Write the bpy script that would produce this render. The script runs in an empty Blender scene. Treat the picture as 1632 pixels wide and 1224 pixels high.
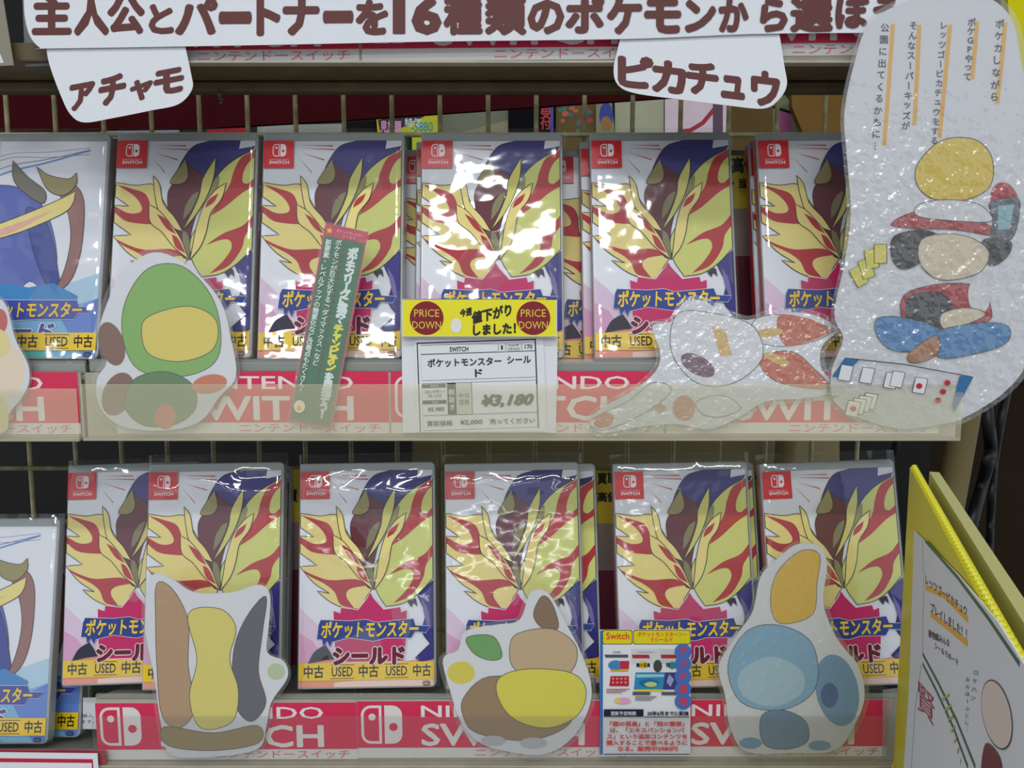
import bpy, bmesh, math, random
from math import sin, cos, tan, pi, radians as R
from mathutils import Vector, Matrix, noise

random.seed(7)
scene = bpy.context.scene
col = scene.collection

# ------------------------------------------------------------------ camera
CAMZ, PITCH, F = 1.35, R(7.0), 1413.0
cd = bpy.data.cameras.new('camera')
cd.sensor_width = 36.0
cd.lens = 36.0 * F / 1632.0
cd.clip_start = 0.02
cam = bpy.data.objects.new('camera', cd)
cam.location = (0, 0, CAMZ)
cam.rotation_euler = (pi / 2 - PITCH, 0, 0)
col.objects.link(cam)
scene.camera = cam
scene.view_settings.view_transform = 'Standard'
scene.view_settings.look = 'None'
scene.view_settings.gamma = 1.0
scene.view_settings.use_curve_mapping = False
scene.view_settings.exposure = 0.55

# ------------------------------------------------------------------ light
w = bpy.data.worlds.new('shop_world')
scene.world = w
w.use_nodes = True
w.node_tree.nodes['Background'].inputs[0].default_value = (0.86, 0.93, 1.0, 1)
w.node_tree.nodes['Background'].inputs[1].default_value = 0.42

def tube(x, y, z, wx, wy, power):
    l = bpy.data.lights.new('fluorescent_tube', 'AREA')
    l.shape = 'RECTANGLE'; l.size = wx; l.size_y = wy
    l.energy = power; l.color = (0.95, 0.98, 1.0)
    o = bpy.data.objects.new('fluorescent_tube', l)
    o.location = (x, y, z)
    col.objects.link(o)
    return o
tube(-0.2, -0.55, 2.75, 2.4, 0.10, 13)
tube(0.02, -1.55, 2.75, 0.75, 0.26, 12)
tube(-1.05, -2.6, 2.75, 1.6, 0.28, 26)
tube(0.75, -3.1, 2.75, 1.3, 0.28, 20)
tube(-0.2, -5.4, 2.75, 2.4, 0.16, 16)
tube(-0.6, -8.2, 2.75, 1.3, 0.2, 16)
tube(0.9, -8.2, 2.75, 1.3, 0.2, 16)

# ------------------------------------------------------------------ materials
def lin(c):
    return tuple(((v / 255) / 12.92 if v / 255 <= 0.04045 else ((v / 255 + 0.055) / 1.055) ** 2.4) for v in c) + (1,)

MATS = {}
def mat(name, rgb, rough=0.5, metal=0.0, grain=0.0, gscale=400, spec=0.5, bump=0.0, bscale=60, dirt=0.0):
    if name in MATS: return MATS[name]
    m = bpy.data.materials.new(name); m.use_nodes = True
    nt = m.node_tree; b = nt.nodes['Principled BSDF']
    b.inputs['Base Color'].default_value = lin(rgb)
    b.inputs['Roughness'].default_value = rough
    b.inputs['Metallic'].default_value = metal
    b.inputs['Specular IOR Level'].default_value = spec
    tc = nt.nodes.new('ShaderNodeTexCoord')
    if grain or dirt:
        n = nt.nodes.new('ShaderNodeTexNoise')
        n.inputs['Scale'].default_value = gscale
        n.inputs['Detail'].default_value = 5
        nt.links.new(tc.outputs['Object'], n.inputs['Vector'])
        mx = nt.nodes.new('ShaderNodeMix'); mx.data_type = 'RGBA'; mx.blend_type = 'MULTIPLY'
        rp = nt.nodes.new('ShaderNodeValToRGB')
        g = max(grain, dirt)
        rp.color_ramp.elements[0].position = 0.3
        rp.color_ramp.elements[0].color = (1 - g, 1 - g, 1 - g * 1.1, 1)
        rp.color_ramp.elements[1].position = 0.7
        nt.links.new(n.outputs['Fac'], rp.inputs['Fac'])
        mx.inputs['Factor'].default_value = 1.0
        mx.inputs['A'].default_value = lin(rgb)
        nt.links.new(rp.outputs['Color'], mx.inputs['B'])
        nt.links.new(mx.outputs['Result'], b.inputs['Base Color'])
    if bump:
        n2 = nt.nodes.new('ShaderNodeTexNoise'); n2.inputs['Scale'].default_value = bscale
        n2.inputs['Detail'].default_value = 3
        nt.links.new(tc.outputs['Object'], n2.inputs['Vector'])
        bp = nt.nodes.new('ShaderNodeBump'); bp.inputs['Strength'].default_value = bump
        bp.inputs['Distance'].default_value = 0.002
        nt.links.new(n2.outputs['Fac'], bp.inputs['Height'])
        nt.links.new(bp.outputs['Normal'], b.inputs['Normal'])
    MATS[name] = m
    return m

def film(name, veil, veil_rgb, gloss, rough, bump=0.0, bscale=40, dist=0.004):
    m = bpy.data.materials.new(name); m.use_nodes = True
    nt = m.node_tree; nt.nodes.clear()
    out = nt.nodes.new('ShaderNodeOutputMaterial')
    tr = nt.nodes.new('ShaderNodeBsdfTransparent')
    df = nt.nodes.new('ShaderNodeBsdfDiffuse'); df.inputs['Color'].default_value = lin(veil_rgb)
    gl = nt.nodes.new('ShaderNodeBsdfGlossy'); gl.inputs['Roughness'].default_value = rough
    m1 = nt.nodes.new('ShaderNodeMixShader'); m1.inputs[0].default_value = veil
    m2 = nt.nodes.new('ShaderNodeMixShader'); m2.inputs[0].default_value = gloss
    nt.links.new(tr.outputs[0], m1.inputs[1]); nt.links.new(df.outputs[0], m1.inputs[2])
    nt.links.new(m1.outputs[0], m2.inputs[1]); nt.links.new(gl.outputs[0], m2.inputs[2])
    nt.links.new(m2.outputs[0], out.inputs[0])
    if bump:
        tc = nt.nodes.new('ShaderNodeTexCoord')
        n = nt.nodes.new('ShaderNodeTexNoise'); n.inputs['Scale'].default_value = bscale
        n.inputs['Detail'].default_value = 2
        bp = nt.nodes.new('ShaderNodeBump'); bp.inputs['Strength'].default_value = bump
        bp.inputs['Distance'].default_value = dist
        nt.links.new(tc.outputs['Object'], n.inputs['Vector'])
        nt.links.new(n.outputs['Fac'], bp.inputs['Height'])
        nt.links.new(bp.outputs['Normal'], gl.inputs['Normal'])
    return m

P = lambda n, c, **k: mat(n, c, **k)
INK = {}
def ink(rgb, rough=0.45):
    k = (rgb, rough)
    if k not in INK:
        INK[k] = mat('ink_%02x%02x%02x_%d' % (*rgb, int(rough * 100)), rgb, rough=rough, spec=0.3)
    return INK[k]
WHITE = (214, 216, 222)
BLACK = (22, 20, 24)
paper = mat('white_paper', (222, 224, 230), rough=0.7, grain=0.04, gscale=700)
M_shell = mat('smoky_case_plastic', (158, 164, 166), rough=0.22, grain=0.10, gscale=60)
M_sleeve = film('clear_sleeve_film', 0.035, (225, 230, 235), 0.085, 0.07, 0.25, 35)
M_lam = film('laminate_film', 0.04, (235, 235, 235), 0.05, 0.12, 0.25, 45)
M_lamrough = film('crinkled_laminate_film', 0.04, (235, 235, 235), 0.09, 0.16, 0.8, 150, 0.003)
M_railA = film('yellowed_rail_film', 0.165, (240, 234, 196), 0.03, 0.2)
M_railB = film('clear_rail_film', 0.07, (140, 138, 132), 0.03, 0.15)
M_clear = film('clear_plastic', 0.22, (190, 195, 190), 0.10, 0.1)
M_sign = film('sign_laminate', 0.04, (235, 235, 235), 0.10, 0.14, 1.0, 110, 0.005)
nt = M_sign.node_tree                       # the laminate is crinkled in its lower half, smooth at the top
tc = nt.nodes['Texture Coordinate']; bp = nt.nodes['Bump']
sp = nt.nodes.new('ShaderNodeSeparateXYZ'); mr = nt.nodes.new('ShaderNodeMapRange')
nt.links.new(tc.outputs['Object'], sp.inputs[0]); nt.links.new(sp.outputs['Y'], mr.inputs['Value'])
mr.inputs['From Min'].default_value = 0.16; mr.inputs['From Max'].default_value = 0.26; mr.inputs['To Min'].default_value = 1.0; mr.inputs['To Max'].default_value = 0.12
nt.links.new(mr.outputs['Result'], bp.inputs['Strength'])
M_tray = mat('grey_shelf_tray', (140, 140, 132), rough=0.25, grain=0.15, gscale=30)
M_rail = mat('beige_rail_plastic', (172, 166, 148), rough=0.45, dirt=0.15, gscale=60)
M_wire = mat('aged_cream_wire', (206, 197, 152), rough=0.5, dirt=0.45, gscale=90)
M_beam = mat('brown_shelf_steel', (104, 90, 62), rough=0.6, dirt=0.35, gscale=40)
M_dark = mat('dark_wall', (10, 8, 7), rough=0.9, grain=0.3, gscale=8)

# ------------------------------------------------------------------ geometry helpers
def prop(o, label=None, cat=None, group=None, kind=None):
    if label: o['label'] = label
    if cat: o['category'] = cat
    if group: o['group'] = group
    if kind: o['kind'] = kind
    return o

def link(name, me, parent=None):
    o = bpy.data.objects.new(name, me)
    col.objects.link(o)
    if parent: o.parent = parent
    return o

FW = Vector((0, cos(PITCH), -sin(PITCH))); UP = Vector((0, sin(PITCH), cos(PITCH)))
def ray(px, py):
    return FW + Vector(((px - 816) / F, 0, 0)) - UP * ((py - 612) / F)
ORI = Vector((0, 0, CAMZ))
def at_y(px, py, y):
    r = ray(px, py); return ORI + r * (y / r.y)

class Plane:
    """a sheet's own plane: origin at the place where it stands, x along it, y up it, z out of its face"""
    def __init__(s, px, py, y, lean=0.0, roll=0.0, yaw=0.0):
        o = at_y(px, py, y)
        s.m = Matrix.Translation(o) @ Matrix.Rotation(yaw, 4, 'Z') @ Matrix.Rotation(pi / 2 - lean, 4, 'X') @ Matrix.Rotation(roll, 4, 'Z')
        s.i = s.m.inverted()
        s.n = (s.m.to_3x3() @ Vector((0, 0, 1)))
        s.o = o
    def loc(s, px, py):
        r = ray(px, py)
        t = (s.o - ORI).dot(s.n) / r.dot(s.n)
        p = s.i @ (ORI + r * t)
        return (p.x, p.y)
    def __call__(s, p): return s.loc(p[0], p[1])

def spline(pts, n=5, closed=True):
    """smooth outline; a point (x, y, 1) is a sharp corner"""
    N = len(pts); out = []
    def g(i): return pts[i % N] if closed else pts[max(0, min(N - 1, i))]
    for i in range(N if closed else N - 1):
        p0, p1, p2, p3 = g(i - 1), g(i), g(i + 1), g(i + 2)
        if len(p1) > 2: p0 = (2 * p1[0] - p2[0], 2 * p1[1] - p2[1])
        if len(p2) > 2: p3 = (2 * p2[0] - p1[0], 2 * p2[1] - p1[1])
        for k in range(n):
            t = k / n; t2 = t * t; t3 = t2 * t
            out.append(tuple(0.5 * (2 * p1[j] + (p2[j] - p0[j]) * t + (2 * p0[j] - 5 * p1[j] + 4 * p2[j] - p3[j]) * t2 + (3 * p1[j] - p0[j] - 3 * p2[j] + p3[j]) * t3) for j in (0, 1)))
    if not closed: out.append(tuple(pts[-1][:2]))
    return out

def oval(cx, cy, rx, ry, n=28, rot=0.0):
    return [(cx + rx * cos(a) * cos(rot) - ry * sin(a) * sin(rot), cy + rx * cos(a) * sin(rot) + ry * sin(a) * cos(rot)) for a in (2 * pi * k / n for k in range(n))]

_tc = {}; _ring = {}; _ringids = {}
def text_geo(s, bold=0.0, shear=0.0):
    k = (s, bold, shear)
    if k in _tc: return _tc[k]
    c = bpy.data.curves.new('lettering', 'FONT'); c.body = s; c.size = 1.0; c.fill_mode = 'FRONT'
    c.resolution_u = 2; c.shear = shear; c.dimensions = '2D'
    o = bpy.data.objects.new('lettering', c); col.objects.link(o)
    dg = bpy.context.evaluated_depsgraph_get()
    me = bpy.data.meshes.new_from_object(o.evaluated_get(dg))
    vs = [(v.co.x, v.co.y) for v in me.vertices]
    fs = [tuple(p.vertices) for p in me.polygons]
    bpy.data.objects.remove(o); bpy.data.meshes.remove(me); bpy.data.curves.remove(c)
    if bold > 0.004:
        # heavier lettering: the same outline repeated in a ring round itself
        V, Fc = list(vs), list(fs); n = len(vs)
        for rad, cnt in (((bold, 8), (bold * 0.5, 6)) if bold > 0.05 else ((bold, 8),)):
            for q in range(cnt):
                dx, dy = rad * cos(2 * pi * q / cnt), rad * sin(2 * pi * q / cnt)
                b = len(V); V += [(x + dx, y + dy) for x, y in vs]; Fc += [tuple(i + b for i in f) for f in fs]
        vs, fs = V, Fc
        _ring[len(vs)] = n; _ringids[id(fs)] = n
    _tc[k] = (vs, fs)
    return _tc[k]

class Sheet:
    STEP = 3e-5
    def __init__(s, T=None): s.v = []; s.f = []; s.mi = []; s.m = []; s.T = T or (lambda p: (p[0], p[1])); s.l = 1
    def mid(s, m):
        if not isinstance(m, bpy.types.Material): m = ink(m)
        if m not in s.m: s.m.append(m)
        return s.m.index(m)
    def raw(s, vs, fs, m, z=None):
        if z is None: z = s.l * s.STEP; s.l += 1
        b = len(s.v)
        s.v += [(x, y, z) for x, y in vs]
        k = s.mid(m)
        for f in fs: s.f.append(tuple(b + i for i in f)); s.mi.append(k)
        if len(vs) in _ring:                                  # repeats of one outline: each a hair above the last
            n = _ring[len(vs)]
            if id(fs) in _ringids:
                for j in range(len(vs)): s.v[b + j] = (s.v[b + j][0], s.v[b + j][1], z + 1.8e-6 * (j // _ringids[id(fs)]))
    def poly(s, pts, m, same=False):
        if same: s.l -= 1
        vs = [s.T(p) for p in pts]
        a = sum(vs[i - 1][0] * vs[i][1] - vs[i][0] * vs[i - 1][1] for i in range(len(vs)))
        if a < 0: vs.reverse()
        s.raw(vs, [tuple(range(len(vs)))], m)
    def rect(s, x0, y0, x1, y1, m, same=False): s.poly([(x0, y0), (x1, y0), (x1, y1), (x0, y1)], m, same)
    def stroke(s, pts, wd, m, closed=False, same=False):
        if same: s.l -= 1
        q = [Vector(s.T(p)) for p in pts]
        if closed: q.append(q[0])
        wd = wd / 2
        vs = []; fs = []
        for i, p in enumerate(q):
            a = q[max(0, i - 1)]; b = q[min(len(q) - 1, i + 1)]
            if closed and i in (0, len(q) - 1): a, b = q[-2], q[1]
            d = (b - a); d = d.normalized() if d.length > 1e-9 else Vector((1, 0))
            n = Vector((-d.y, d.x)) * wd
            vs += [tuple(p - n), tuple(p + n)]
            if i: k = 2 * i; fs.append((k - 2, k, k + 1, k - 1))
        s.raw(vs, fs, m)
    def blob(s, pts, m, edge=None, ew=0.0005, n=5):
        q = spline(pts, n); s.poly(q, m)
        if edge: s.stroke(q, ew, edge, closed=True)
    def text(s, t, x0, y0, x1, y1, m, bold=0.0, shear=0.0, grow=0.0, same=False):
        """lettering fitted into the box; y0 = bottom, y1 = top (in the sheet's input units)"""
        if same: s.l -= 1
        vs0, _ = text_geo(t, min(bold, 0.03), shear)
        vs, fs = text_geo(t, bold + grow, shear)
        ax, bx = min(v[0] for v in vs0), max(v[0] for v in vs0)
        ay, by = min(v[1] for v in vs0), max(v[1] for v in vs0)
        q = [s.T((x0 + (v[0] - ax) / (bx - ax) * (x1 - x0), y0 + (v[1] - ay) / (by - ay) * (y1 - y0))) for v in vs]
        s.raw(q, fs, m)
    def vtext(s, t, xa, ya, xb, yb, size, m, bold=0.0, shear=0.0):
        """a column of characters from (xa, ya) down to (xb, yb); size = character size"""
        n = len(t); s.l += 1
        for i, ch in enumerate(t):
            if ch in ' 　': continue
            rot = ch in 'ー「」…'
            vs, fs = text_geo(ch, bold, shear)
            small = 0.75 if ch in 'ッャュョっ' else 1.0
            ax, bx = min(v[0] for v in vs), max(v[0] for v in vs)
            ay, by = min(v[1] for v in vs), max(v[1] for v in vs)
            cx, cy = (ax + bx) / 2, (ay + by) / 2
            k = (i + 0.5) / n
            X, Y = xa + (xb - xa) * k, ya + (yb - ya) * k
            sg = -1 if ya > yb else 1
            q = []
            for v in vs:
                dx, dy = (v[0] - cx) * size, (v[1] - cy) * size
                if rot: dx, dy = dy, -dx
                q.append(s.T((X + dx, Y - sg * dy)))
            s.l -= 1
            s.raw(q, fs, m)
    def build(s, name, parent=None):
        me = bpy.data.meshes.new(name)
        me.from_pydata(s.v, [], s.f); 
        for m in s.m: me.materials.append(m)
        me.polygons.foreach_set('material_index', s.mi)
        me.validate(); me.update()
        return link(name, me, parent)

def prism_mesh(name, pts, z0, z1, m, smooth=False):
    """outline (local metres) extruded from z0 (back) to z1 (front)"""
    a = sum(pts[i - 1][0] * pts[i][1] - pts[i][0] * pts[i - 1][1] for i in range(len(pts)))
    if a < 0: pts = pts[::-1]
    n = len(pts)
    v = [(x, y, z0) for x, y in pts] + [(x, y, z1) for x, y in pts]
    f = [tuple(range(n - 1, -1, -1)), tuple(range(n, 2 * n))] + [(i, (i + 1) % n, n + (i + 1) % n, n + i) for i in range(n)]
    me = bpy.data.meshes.new(name); me.from_pydata(v, [], f); me.materials.append(m); me.update()
    return me

def rbox(x0, y0, x1, y1, r, n=4, rs=None):
    rs = rs or (r, r, r, r)  # bl, br, tr, tl
    out = []
    for (cx, cy, a0, rr) in ((x0, y0, pi, rs[0]), (x1, y0, 1.5 * pi, rs[1]), (x1, y1, 0, rs[2]), (x0, y1, pi / 2, rs[3])):
        ox = cx + (rr if cx == x0 else -rr); oy = cy + (rr if cy == y0 else -rr)
        if rr <= 0: out.append((cx, cy)); continue
        for k in range(n + 1):
            a = a0 + pi / 2 * k / n
            out.append((ox + rr * cos(a), oy + rr * sin(a)))
    return out

def boxmesh(name, x0, x1, y0, y1, z0, z1, m, bevel=0.0):
    bm = bmesh.new()
    bmesh.ops.create_cube(bm, size=1)
    for v in bm.verts:
        v.co = Vector(((x0 + x1) / 2 + v.co.x * (x1 - x0), (y0 + y1) / 2 + v.co.y * (y1 - y0), (z0 + z1) / 2 + v.co.z * (z1 - z0)))
    if bevel: bmesh.ops.bevel(bm, geom=bm.edges[:], offset=bevel, segments=2, affect='EDGES', profile=0.5)
    me = bpy.data.meshes.new(name); bm.to_mesh(me); bm.free(); me.materials.append(m)
    return me

def tubemesh(name, pts, r, m, seg=8):
    pts = [Vector(p) for p in pts]; v = []; f = []
    for i, p in enumerate(pts):
        d = (pts[min(i + 1, len(pts) - 1)] - pts[max(i - 1, 0)]).normalized()
        a = d.cross(Vector((0, 1, 0.01))).normalized(); b = d.cross(a)
        for k in range(seg):
            t = 2 * pi * k / seg; v.append(p + a * r * cos(t) + b * r * sin(t))
        if i:
            for k in range(seg):
                q = (k + 1) % seg; f.append(((i - 1) * seg + k, (i - 1) * seg + q, i * seg + q, i * seg + k))
    f.append(tuple(range(seg))); f.append(tuple(range(len(v) - 1, len(v) - seg - 1, -1)))
    me = bpy.data.meshes.new(name); me.from_pydata(v, [], f); me.materials.append(m)
    for p in me.polygons: p.use_smooth = len(p.vertices) == 4
    me.update(); return me

def root(name, M, label, cat, group=None):
    o = bpy.data.objects.new(name, None); o.empty_display_size = 0.02
    o.matrix_world = M; col.objects.link(o)
    return prop(o, label, cat, group)

def copy_tree(o):
    c = o.copy(); col.objects.link(c)
    for ch in list(o.children):
        d = copy_tree(ch); d.parent = c
    return c
def set_matrix(o, M): o.matrix_world = M; o.matrix_basis = M

# ------------------------------------------------------------------ the setting
def slab(name, px_pts, y, m, t=0.004, parent=None, lean=0.0, smooth=False):
    """a board standing at depth y: outline given where its corners stand"""
    x0 = sum(p[0] for p in px_pts) / len(px_pts); y0 = max(p[1] for p in px_pts)
    pl = Plane(x0, y0, y, lean)
    pts = [pl(p) for p in (spline(px_pts) if smooth else px_pts)]
    o = link(name, prism_mesh(name, pts, -t, 0, m), parent)
    if parent is None: set_matrix(o, pl.m)
    return o, pl

def wbox(name, x0, x1, y0, y1, z0, z1, m, bevel=0.0, parent=None):
    return link(name, boxmesh(name, x0, x1, y0, y1, z0, z1, m, bevel), parent)

prop(wbox('wall_back', -2.2, 2.2, 2.0, 2.06, 0, 2.9, M_dark), kind='structure')
prop(wbox('floor', -2.2, 2.2, -10.5, 2.06, -0.05, 0, mat('grey_floor', (120, 118, 112), rough=0.5, grain=0.1, gscale=5)), kind='structure')
ceiling = prop(wbox('ceiling', -2.2, 2.2, -10.5, 2.06, 2.9, 2.95, mat('pale_ceiling', (190, 190, 188), rough=0.9, grain=0.05, gscale=5)), kind='structure')

# ------------------------------------------------------------------ shelving
YR = 0.622                               # front of the price rails
def zat(py, y): return at_y(816, py, y).z
def xat(px, py, y): return at_y(px, py, y).x

ZA = zat(574, 0.634)                     # upper shelf surface
ZB = zat(1102, 0.634)                    # lower shelf surface
ZBL = zat(1190, 0.634)

def shelf(label, px0, px1, ztop, pyref, y0=0.6265, y1=0.79):
    r = root('display_shelf', Matrix.Translation((0, 0.7, ztop)), label, 'shelf')
    x0, x1 = xat(px0, pyref, y0), xat(px1, pyref, y0)
    o = wbox('shelf_board', x0, x1, y0 - 0.7, y1 - 0.7, -0.016, -0.0006, M_tray, 0.001, r)
    for v in o.data.vertices: v.co.z -= (v.co.y - (y0 - 0.7)) * 0.3          # the board slopes down to the back
    wbox('front_lip', x0, x1, y0 - 0.7 - 0.0012, y0 - 0.7 + 0.0022, -0.0075, 0.0016, M_clear, 0.0008, r)
    wbox('front_ridge', x0, x1, y0 - 0.7 - 0.0028, y0 - 0.7 - 0.0014, -0.012, -0.0085, M_clear, 0.0005, r)
    wbox('support_beam', x0, x1, 0.045, 0.075, -0.067, -0.0595, M_beam, 0.002, r)
    return r
shelf('upper grey plastic display shelf holding the middle row of game cases', 142, 1500, ZA, 574)
shelf('short grey shelf end at the left edge of the upper row', -300, 136, ZA - 0.001, 574)
shelf('lower grey plastic display shelf holding the bottom row of game cases', 152, 1452, ZB, 1098)
shelf('short grey shelf end under the blue cases at lower left', -300, 150, ZBL, 1178)

# top shelf seen from below
ZT = zat(98, 0.60)
r = root('top_shelf', Matrix.Translation((0, 0.7, ZT)), 'brown steel shelf seen from below at the top of the picture', 'shelf')
x0, x1 = xat(-200, 98, .6), xat(1560, 98, .6)
wbox('shelf_board', x0, x1, -0.092, 0.0, 0.002, 0.014, M_beam, 0.001, r)
wbox('support_beam', x0, x1, 0.045, 0.060, 0.012, 0.026, M_beam, 0.002, r)
wbox('support_beam', x0, x1, -0.035, -0.020, -0.006, 0.0015, M_beam, 0.002, r)

# wire grid: each wire is a part
YG = 0.80
g = root('wire_grid', Matrix.Translation((0, YG, ZB - 0.3)), 'cream coated wire grid panel standing behind the game cases', 'grid')
gi = g.matrix_world.inverted()
vx = [at_y(12 + 76.6 * k, 200, YG).x for k in range(-2, 19)]
zt_, zb_ = zat(70, YG), ZB - 0.3
for x in vx:
    link('wire', tubemesh('wire', [gi @ Vector((x, YG, zb_)), gi @ Vector((x, YG, (zb_ + zt_) / 2)), gi @ Vector((x, YG, zt_))], 0.0021, M_wire), g)
for py in (140, 216, 640, 745, 1000):
    z = zat(py, YG)
    link('wire', tubemesh('wire', [gi @ Vector((vx[0], YG - 0.004, z)), gi @ Vector((0, YG - 0.004, z)), gi @ Vector((vx[-1], YG - 0.004, z))], 0.0021 if py != 140 else 0.003, M_wire), g)

# boards and clutter seen through the grid
def board(name, label, cat, pts, y, rgb, t=0.004, **k):
    o, pl = slab(name, pts, y, mat('board_%s' % name + '_%02x%02x%02x' % rgb, rgb, rough=k.pop('rough', 0.8), spec=0.1, dirt=k.pop('dirt', 0.12), gscale=25), t)
    prop(o, label, cat); return o, pl
board('red_board', 'long dark red board behind the grid near the top', 'board', [(-80, 120), (1150, 120), (1140, 150), (540, 192), (330, 204), (-80, 210)], 1.0, (60, 4, 10), 0.01)
board('green_board', 'dark green board low behind the upper left game cases', 'board', [(-80, 222), (655, 218), (655, 330), (-80, 330)], 0.95, (18, 52, 40), 0.01)
board('back_panel', 'dim beige panel behind the grid between the two rows', 'panel', [(655, 600), (1338, 600), (1338, 1300), (668, 1300)], 0.92, (160, 148, 110), 0.01)
board('cardboard_panel', 'brown cardboard panel behind the grid at upper right', 'panel', [(1262, 105), (1560, 105), (1560, 260), (1300, 260), (1262, 170)], 0.97, (120, 90, 46), 0.01)
board('cardboard_panel', 'narrow brown cardboard piece behind the grid left of the larger one', 'panel', [(1165, 150), (1232, 150), (1232, 240), (1165, 240)], 0.96, (96, 78, 46), 0.01)
o, pl = board('leaflet', 'pink and green leaflet corner between the cardboard panels', 'leaflet', [(1228, 150), (1250, 150), (1290, 200), (1290, 300), (1228, 300)], 1.02, (140, 150, 110))
s = Sheet(pl); s.poly([(1243, 172), (1262, 178), (1262, 300), (1243, 300)], (178, 92, 150)); s.poly([(1232, 168), (1270, 180), (1268, 184), (1232, 173)], BLACK); s.build('leaflet_print', o)
o, pl = board('pale_poster', 'bright pale pink poster behind the grid at upper right', 'poster', [(1060, 150), (1160, 155), (1162, 250), (1060, 250)], 1.272, (236, 214, 226))
s = Sheet(pl); s.stroke([(1080, 210), (1100, 208), (1120, 196), (1140, 172)], 0.006, (170, 40, 60)); s.rect(1136, 165, 1152, 240, (96, 72, 92)); s.build('poster_print', o)
o, pl = board('yellow_leaflet', 'yellow and black leaflet behind the grid above the centre case', 'leaflet', [(600, 190), (688, 176), (700, 176), (700, 260), (606, 260)], 1.272, (208, 208, 60))
s = Sheet(pl); s.poly([(602, 191), (676, 180), (676, 186), (640, 204), (606, 212)], BLACK)
s.text('見放題', 606, 211, 640, 192, (220, 150, 190), 0.03); s.text('特価', 645, 203, 672, 188, WHITE, 0.02)
s.text('・-5880', 645, 210, 690, 194, (60, 150, 160), 0.02); s.build('leaflet_print', o)
board('grey_poster', 'grey green poster behind the grid beside the yellow leaflet', 'poster', [(704, 150), (830, 150), (830, 260), (704, 260)], 1.284, (128, 134, 116))
board('beige_card', 'beige slanted card behind the grid over the centre case', 'card', [(730, 212), (815, 190), (815, 260), (730, 260)], 1.278, (160, 150, 122))
o, pl = board('black_poster', 'black poster with red vertical lettering behind the grid', 'poster', [(810, 150), (884, 150), (884, 260), (810, 260)], 1.274, (14, 14, 20))
s = Sheet(pl); s.rect(877, 150, 882, 260, (40, 70, 170)); s.vtext('受付', 870, 172, 870, 206, 18, (190, 40, 40), 0.03); s.build('poster_print', o)
o, pl = board('picture_poster', 'brown poster dotted with red orange and green behind the grid', 'poster', [(886, 150), (960, 145), (960, 260), (886, 260)], 1.281, (112, 96, 62))
s = Sheet(pl)
for q in range(16):
    s.poly(oval(890 + random.random() * 66, 165 + random.random() * 48, 3 + random.random() * 3, 3 + random.random() * 4, 9), random.choice([(200, 90, 60), (60, 120, 70), (180, 50, 50), (60, 110, 110)]))
s.build('poster_print', o)
o, pl = board('blue_badge_card', 'small card with a blue arch behind the grid', 'card', [(950, 165), (975, 160), (980, 215), (950, 215)], 1.266, (150, 150, 120))
s = Sheet(pl); s.poly(oval(966, 185, 11, 22, 16), (40, 60, 150)); s.poly(oval(966, 197, 9, 12, 14), (150, 110, 60)); s.build('card_print', o)
board('pale_leaflet', 'pale leaflet leaning behind the grid right of the badge card', 'leaflet', [(980, 160), (1058, 150), (1058, 260), (980, 260)], 1.277, (186, 186, 160))
board('dark_box', 'dark box behind the grid left of the yellow leaflet', 'box', [(545, 196), (598, 192), (598, 260), (545, 260)], 1.284, (22, 24, 20), 0.05)
o, pl = board('white_strip_card', 'thin white card strip behind the grid above the second case', 'card', [(160, 206), (285, 205), (285, 230), (160, 230)], 1.283, (150, 150, 165))
board('red_strip_card', 'small red card behind the grid above the second case', 'card', [(330, 204), (398, 203), (398, 230), (330, 230)], 1.282, (170, 34, 44))
board('white_rim_card', 'narrow pale card behind the grid above the third case', 'card', [(410, 200), (545, 197), (545, 214), (410, 216)], 1.283, (160, 165, 160))
board('green_board', 'dark green board leaning at the far right edge', 'board', [(1570, 1010), (1700, 910), (1700, 1260), (1570, 1260)], 0.9, (52, 74, 40), 0.01)
board('yellow_board', 'strip of yellow board at the top right corner', 'board', [(1600, -60), (1700, -60), (1700, 330), (1625, 300), (1612, 60)], 0.75, (212, 204, 20), 0.01)

prop(wbox('partition', -0.95, 0.62, 1.29, 1.31, 0, 2.2, mat('dark_partition', (9, 8, 7), rough=0.8, grain=0.2, gscale=10)), 'dark upright partition behind the grid carrying small posters', 'partition')
# pole, posts and cables at the right
def pole(name, label, cat, a, b, y0, y1, rr, m, seg=20):
    A, B = at_y(*a, y0), at_y(*b, y1)
    B = A + (B - A) * (A.z / (A.z - B.z))
    o = link(name, tubemesh(name, [Vector((0, 0, 0)), (A - B) * 0.5, A - B], rr, m, seg)); set_matrix(o, Matrix.Translation(B))
    return prop(o, label, cat)
M_pole = mat('cream_pole_paint', (150, 134, 92), rough=0.5, dirt=0.15, gscale=20)
pole('support_pole', 'thick cream painted pole leaning behind the right end of the upper rail', 'pole', (1580, 430), (1478, 1010), 0.86, 0.86, 0.0135, M_pole)
pole('support_post', 'short cream post under the upper shelf towards the right', 'post', (1262, 560), (1240, 900), 0.88, 0.88, 0.0105, M_pole)
M_cable = mat('black_cable', (10, 10, 12), rough=0.5)
def cable(label, pts, y, rr):
    w = [at_y(px, py, y + 0.03 * sin(i)) for i, (px, py) in enumerate(spline(pts, 6, False))]
    if rr > 0.002: w.append(Vector((w[-1].x, w[-1].y, 0.005)))
    o = link('cable', tubemesh('cable', [p - w[0] for p in w], rr, M_cable, 8)); set_matrix(o, Matrix.Translation(w[0]))
    prop(o, label, 'cable')
cable('thick black cable curving right beside the cream pole', [(1560, 560), (1578, 700), (1574, 740), (1545, 850), (1520, 1000)], 1.0, 0.007)
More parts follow.
